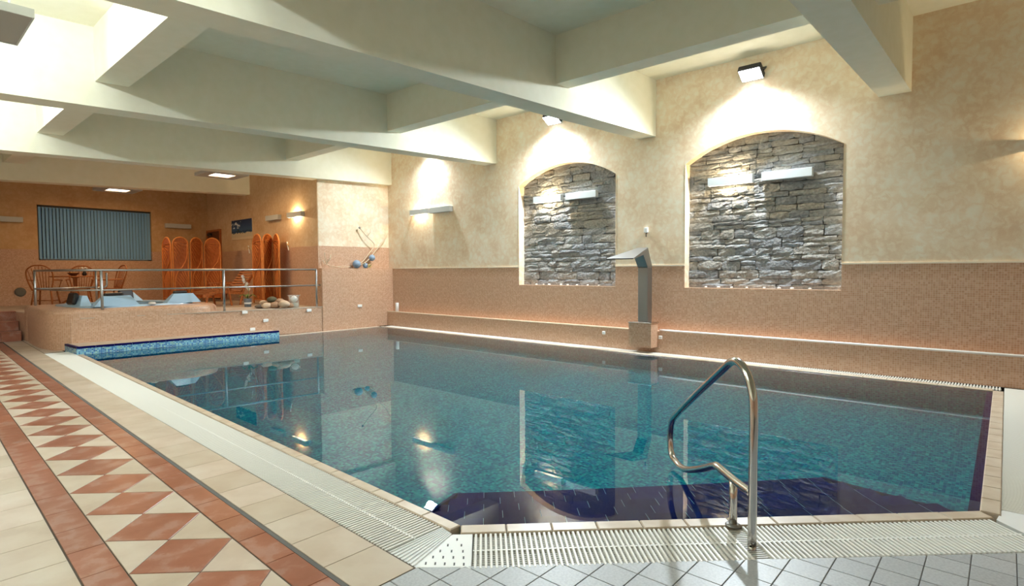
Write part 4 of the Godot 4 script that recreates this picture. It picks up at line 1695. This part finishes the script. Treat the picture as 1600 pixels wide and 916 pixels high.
# ------------------------------------------------------------------ small things
func _small_things() -> void:
	# poster on the lounge wall
	var im := Image.create(192, 88, false, Image.FORMAT_RGB8)
	var nz := FastNoiseLite.new()
	nz.seed = 5
	nz.frequency = 0.025
	nz.fractal_octaves = 4
	for y in 88:
		for x in 192:
			var c := c8(24, 48, 92).lerp(c8(60, 104, 150), y / 66.0)
			var v := nz.get_noise_2d(x, y * 1.6)
			if x < 90 and y < 44 and v > 0.05:
				c = c.lerp(c8(214, 222, 230), minf((v - 0.05) * 4.0, 1.0))
			if y > 56 + 5.0 * nz.get_noise_2d(x * 1.5, 3.0):
				c = c8(26, 70, 112)
			if y > 66 + 8.0 * nz.get_noise_2d(x * 2.0, 40.0):
				c = c8(214, 200, 172)
			if y > 50 and y < 72 and nz.get_noise_2d(x * 3.0, 90.0 + y) > 0.28:
				c = c8(40, 56, 52)
			im.set_pixel(x, y, c)
	var poster := thing("beach_poster", "framed poster of a blue beach scene on the lounge wall", "poster", Vector3(XS - 0.012, 2.69, -16.8))
	var pm := plain(Color.WHITE, 0.5)
	pm.albedo_texture = ImageTexture.create_from_image(im)
	var s := mb()
	box(s, Vector3(-0.006, -0.29, -0.7), Vector3(0.012, 0.29, 0.7))
	obj("board", s, plain(c8(226, 206, 176), 0.6), poster)
	var st := SurfaceTool.new()
	st.begin(Mesh.PRIMITIVE_TRIANGLES)
	var cs := [[-0.69, 0.285, 0, 0], [0.69, 0.285, 1, 0], [0.69, -0.215, 1, 1], [-0.69, 0.285, 0, 0], [0.69, -0.215, 1, 1], [-0.69, -0.215, 0, 1]]
	for q in cs:
		st.set_normal(Vector3(-1, 0, 0))
		st.set_uv(Vector2(q[2], q[3]))
		st.add_vertex(Vector3(-0.0075, q[1], q[0]))
	obj_mesh("print", st.commit(), pm, poster)
	# ornaments hung on the same wall
	for k in 2:
		var q: Array = [[-16.35, 2.08], [-14.05, 2.1]][k]
		var o := thing("wall_ornament", ["small white hooked ornament hung on the wall below the poster", "small white hooked ornament hung on the wall beside the rattan screen's shadow"][k], "ornament", Vector3(XS - 0.02, q[1], q[0]), 0.0, "white wall ornaments")
		s = mb(true)
		tube(s, smooth_path([Vector3(0, 0.12, -0.03), Vector3(0, 0.06, 0.0), Vector3(0, -0.02, 0.02), Vector3(0, -0.1, 0.05)], 3), 0.013, 7)
		obj("shaft", s, M.white_plastic, o)
		s = mb(true)
		tube(s, smooth_path([Vector3(0, 0.05, -0.08), Vector3(0, 0.1, -0.04), Vector3(0, 0.07, 0.0), Vector3(0, 0.02, 0.05)], 3), 0.01, 7)
		obj("hook", s, plain(c8(210, 170, 100), 0.5), o)
	# grey disc at the foot of the end wall
	s = mb(true)
	lathe(s, [Vector2(0.0, 0.0), Vector2(0.12, 0.0), Vector2(0.115, 0.03), Vector2(0.07, 0.045), Vector2(0.0, 0.04)], Vector3.ZERO, 20)
	var disc := top("wall_speaker", s, plain(c8(110, 110, 106), 0.6), "round grey disc low on the mosaic end wall", "speaker")
	disc.position = Vector3(2.48, 0.95, ZE + 0.004)
	disc.rotation.x = PI / 2
	# sensor on the plaster between the niches
	var se := thing("wall_sensor", "small white sensor box with a thin probe on plaster between the niches", "sensor", Vector3(XW - 0.025, 2.16, -4.88))
	s = mb()
	bevel_box(s, Vector3.ZERO, Vector3(0.05, 0.09, 0.07), 0.006)
	obj("case", s, M.white_plastic, se)
	s = mb(true)
	tube(s, [Vector3(0.0, -0.04, 0), Vector3(0, -0.12, 0.0)], 0.008, 6)
	obj("probe", s, M.dark, se)
	# white pipe lying on the ledge
	s = mb(true)
	tube(s, [Vector3(XL + 0.03, 0.392, -4.53), Vector3(XL + 0.03, 0.392, -1.0), Vector3(XL + 0.03, 0.392, 2.68)], 0.018, 8)
	top("ledge_pipe", s, M.white_plastic, "thin white pipe lying along the mosaic ledge below the niches", "pipe")
	# white cylinder in the corner
	s = mb(true)
	lathe(s, [Vector2(0.0, 0.0), Vector2(0.045, 0.0), Vector2(0.045, 0.23), Vector2(0.04, 0.235), Vector2(0.0, 0.235)], Vector3.ZERO, 14)
	var cyl := top("white_cylinder", s, M.white_plastic, "white upright cylinder on the ledge in the corner of the pool", "dispenser")
	cyl.position = Vector3(XL + 0.1, 0.376, -12.1)
	# small plates in the mosaic
	for q in [[5.78, 0.35, -12.522, 0.15, "small white plate halfway up the platform front near the blue spillway box"], [6.78, 0.525, -12.432, 0.07, "small white plate on the platform front under the glass jar"], [8.15, 0.565, -12.39, 0.0, "small white plate on the mosaic wall between railing and pool corner"], [5.35, 0.56, -12.588, 0.15, "small white plate at the platform edge under the potted orchid"], [5.5, 0.17, -12.566, 0.15, "small white plate low down just above the blue spillway box"]]:
		s = mb()
		bevel_box(s, Vector3.ZERO, Vector3(0.13, 0.07, 0.02), 0.008)
		var o := top("wall_plate", s, M.white_plastic, q[4], "wall plate", "white plates in the mosaic")
		o.position = Vector3(q[0], q[1], q[2])
		o.rotation.y = q[3]
	for q in [[-4.5, "small white plate on the ledge below the end of the white pipe"], [-5.65, "small white plate on the ledge on the far side of the spout block"]]:
		s = mb()
		bevel_box(s, Vector3.ZERO, Vector3(0.02, 0.06, 0.07), 0.008)
		var o := top("wall_plate", s, M.white_plastic, q[1], "wall plate", "white plates beside the spout")
		o.position = Vector3(XL - 0.008, 0.27, q[0])
	_branches()
	_plant()
	_pebbles()


func _branches() -> void:
	# dried branches with blue balls on the ledge of the back wall
	var z := -12.47
	var y := 1.526
	var twigs := [
		[[8.05, 0.02], [8.3, 0.16], [8.52, 0.42], [8.66, 0.62], [8.44, 0.82], [8.25, 1.04]],
		[[8.1, 0.02], [8.42, 0.18], [8.7, 0.44], [8.95, 0.7], [9.1, 0.98]],
		[[7.98, 0.03], [7.7, 0.06], [7.42, 0.03], [7.3, 0.14], [7.25, 0.38]],
		[[7.95, 0.03], [7.6, 0.03], [7.28, 0.1], [7.2, 0.2]]]
	var kinds := ["bare pale branch rising from the ledge to a small bud", "bare pale branch leaning from the ledge into the corner", "bare pale branch lying on the ledge with an upturned tip", "thin pale branch lying flat on the ledge towards the lounge"]
	for k in 4:
		var pts := []
		for q in twigs[k]:
			pts.append(Vector3(q[0], y + q[1], z + 0.03 * sin(q[0] * 9.0 + k)))
		var t := thing("dry_branch", kinds[k], "branch", Vector3.ZERO, 0.0, "dried branches on the ledge")
		var s := mb(true)
		tube(s, smooth_path(pts, 4), 0.012 if k < 2 else 0.008, 7)
		obj("stem", s, plain(c8(216, 196, 168), 0.8), t)
		s = mb(true)
		var m: Vector3 = pts[pts.size() - 2]
		tube(s, [m, m + Vector3(0.1, 0.12, 0.02), m + Vector3(0.12, 0.2, 0.0)], 0.006, 6)
		obj("twig", s, plain(c8(206, 186, 156), 0.8), t)
		if k == 0:
			s = mb(true)
			ball(s, pts[5], Vector3(0.03, 0.03, 0.03), 6, 8)
			obj("bud", s, plain(c8(150, 150, 140), 0.8), t)
	var blue := mosaic([c8(128, 152, 182), c8(150, 172, 196), c8(112, 140, 170), c8(166, 186, 206)], c8(150, 164, 180), 0.006, 77, 0.5, 0.05)
	for q in [[8.11, 0.105, 0.105, "large pale blue ball beside the dried branches on the ledge"], [8.57, 0.27, 0.085, "blue ball resting in the fork of the dried branches"], [8.37, 0.068, 0.068, "small blue ball at the foot of the dried branches"]]:
		var s := mb(true)
		ball(s, Vector3.ZERO, Vector3.ONE * q[2], 10, 16)
		var o := top("decorative_ball", s, blue, q[3], "ball", "blue balls on the ledge")
		o.position = Vector3(q[0], y + q[1], z + 0.03)
	var t := thing("dried_flowers", "tuft of dried leaves and flowers between the blue balls", "flowers", Vector3(8.42, y, z + 0.05))
	for k in 12:
		var s := mb()
		var a := k * 0.9
		var d := Vector3(cos(a) * 0.16, 0.06 + 0.1 * absf(sin(k * 1.7)), sin(a) * 0.06)
		var w := Vector3(-sin(a) * 0.02, 0.0, cos(a) * 0.02)
		loft(s, [d * 0.15, d * 0.55 + w, d], [d * 0.15 + Vector3(0, 0.006, 0), d * 0.55 - w + Vector3(0, 0.01, 0), d + Vector3(0, 0.004, 0)])
		obj("leaf", s, plain([c8(206, 186, 120), c8(150, 140, 70), c8(228, 214, 180)][k % 3], 0.8), t)


func _plant() -> void:
	var at := on_floor(386, 13.6, PLAT)
	var t := thing("potted_orchid", "white orchid in a banded grey pot on the platform", "potted plant", at)
	var s := mb(true)
	lathe(s, [Vector2(0.0, 0.0), Vector2(0.075, 0.0), Vector2(0.09, 0.19), Vector2(0.094, 0.2), Vector2(0.08, 0.2), Vector2(0.07, 0.17), Vector2(0.0, 0.17)], Vector3.ZERO, 18)
	var pot := obj("pot", s, plain(c8(120, 132, 142), 0.4), t)
	s = mb(true)
	lathe(s, [Vector2(0.0, 0.07), Vector2(0.0845, 0.07), Vector2(0.0875, 0.11), Vector2(0.0, 0.11)], Vector3.ZERO, 18)
	obj("band", s, M.white_plastic, pot)
	for k in 6:
		s = mb()
		var a := k * 1.05
		var d := Vector3(cos(a), 0, sin(a))
		var w := Vector3(-sin(a), 0, cos(a)) * 0.035
		var p0 := Vector3(0, 0.18, 0)
		var p1 := d * 0.12 + Vector3(0, 0.3, 0)
		var p2 := d * 0.24 + Vector3(0, 0.24, 0)
		loft(s, [p0, p1 + w, p1 - w], [p0 + Vector3(0, 0.004, 0), p1 + w + Vector3(0, 0.004, 0), p1 - w + Vector3(0, 0.004, 0)])
		loft(s, [p2, p1 + w, p1 - w], [p2 + Vector3(0, 0.004, 0), p1 + w + Vector3(0, 0.004, 0), p1 - w + Vector3(0, 0.004, 0)])
		obj("leaf", s, plain(c8(84, 104, 44), 0.45), t)
	var stem := [Vector3(0, 0.18, 0), Vector3(0.02, 0.4, 0.02), Vector3(-0.02, 0.58, 0.0), Vector3(-0.06, 0.7, 0.0), Vector3(-0.12, 0.74, 0.02)]
	s = mb(true)
	tube(s, smooth_path(stem, 3), 0.006, 6)
	obj("stem", s, plain(c8(96, 110, 56), 0.6), t)
	for k in 8:
		var f := Vector3(-0.12 + 0.02 * k + 0.02 * sin(k * 2.0), 0.74 - 0.045 * k, 0.02 * cos(k * 3.0))
		s = mb()
		for j in 5:
			var a := j * TAU / 5 + k
			var d := Vector3(cos(a), sin(a), 0.25 * sin(k + j)) * 0.042
			var w := Vector3(-sin(a), cos(a), 0) * 0.018
			loft(s, [f, f + d * 0.6 + w, f + d], [f + Vector3(0, 0, 0.006), f + d * 0.6 - w, f + d + Vector3(0, 0, 0.004)])
		obj("flower", s, plain(c8(245, 240, 228), 0.6), t)


func _pebbles() -> void:
	var r := RandomNumberGenerator.new()
	r.seed = 44
	var nz := FastNoiseLite.new()
	nz.seed = 3
	nz.frequency = 0.4
	# pile beside the platform edge: [pixel x, depth, radius, lift, shade, label]
	var pile := [[404, 12.95, 0.1, 0.0, 3, "flat dark stone at the near end of the pebble pile"], [416, 12.95, 0.1, 0.0, 0, "pale rounded stone in the pebble pile beside the flat dark one"], [428, 13.0, 0.11, 0.0, 1, "brown rounded stone in the middle of the pebble pile"], [424, 13.1, 0.1, 0.13, 2, "dark green stone on top of the pebble pile"], [436, 13.1, 0.09, 0.1, 1, "brown stone on top of the pebble pile"], [443, 13.0, 0.12, 0.02, 0, "large pale stone in the pebble pile near the glass jar"], [451, 13.15, 0.08, 0.0, 1, "brown stone at the end of the pebble pile by the glass jar"], [411, 13.15, 0.08, 0.07, 0, "small pale stone on the back of the pebble pile"]]
	var shades := [c8(206, 182, 156), c8(168, 134, 106), c8(92, 88, 66), c8(110, 98, 86)]
	for q in pile:
		var s := mb(true)
		var flat := 0.5 if q[4] == 3 else 0.72
		ball(s, Vector3.ZERO, Vector3(q[2] * 1.25, q[2] * flat, q[2]), 8, 12, 0.25, nz)
		var o := top("pebble_stone", s, plain(shades[q[4]], 0.85), q[5], "stone", "stones in the pebble pile")
		var p := on_floor(q[0], q[1], PLAT)
		o.position = p + Vector3(0, q[3] + q[2] * flat * 0.9, 0)
		o.rotation.y = r.randf() * TAU
	var at := on_floor(465, 13.15, PLAT)
	var t := thing("glass_jar", "square-rimmed glass jar with white filling on the platform corner", "jar", Vector3(at.x, PLAT, minf(at.z, -12.68)))
	var s := mb(true)
	lathe(s, [Vector2(0.0, 0.0), Vector2(0.11, 0.0), Vector2(0.115, 0.02), Vector2(0.12, 0.26), Vector2(0.16, 0.29), Vector2(0.155, 0.295), Vector2(0.112, 0.265), Vector2(0.105, 0.02), Vector2(0.0, 0.015)], Vector3.ZERO, 20)
	obj("glass", s, M.glass, t)
	s = mb(true)
	lathe(s, [Vector2(0.0, 0.018), Vector2(0.1, 0.018), Vector2(0.1, 0.1), Vector2(0.0, 0.12)], Vector3.ZERO, 16)
	obj("sand", s, plain(c8(196, 196, 180), 0.9), t)
	s = mb(true)
	ball(s, Vector3(0, 0.2, 0), Vector3(0.085, 0.075, 0.085), 8, 12, 0.3, nz)
	obj("shell", s, M.white_plastic, t)
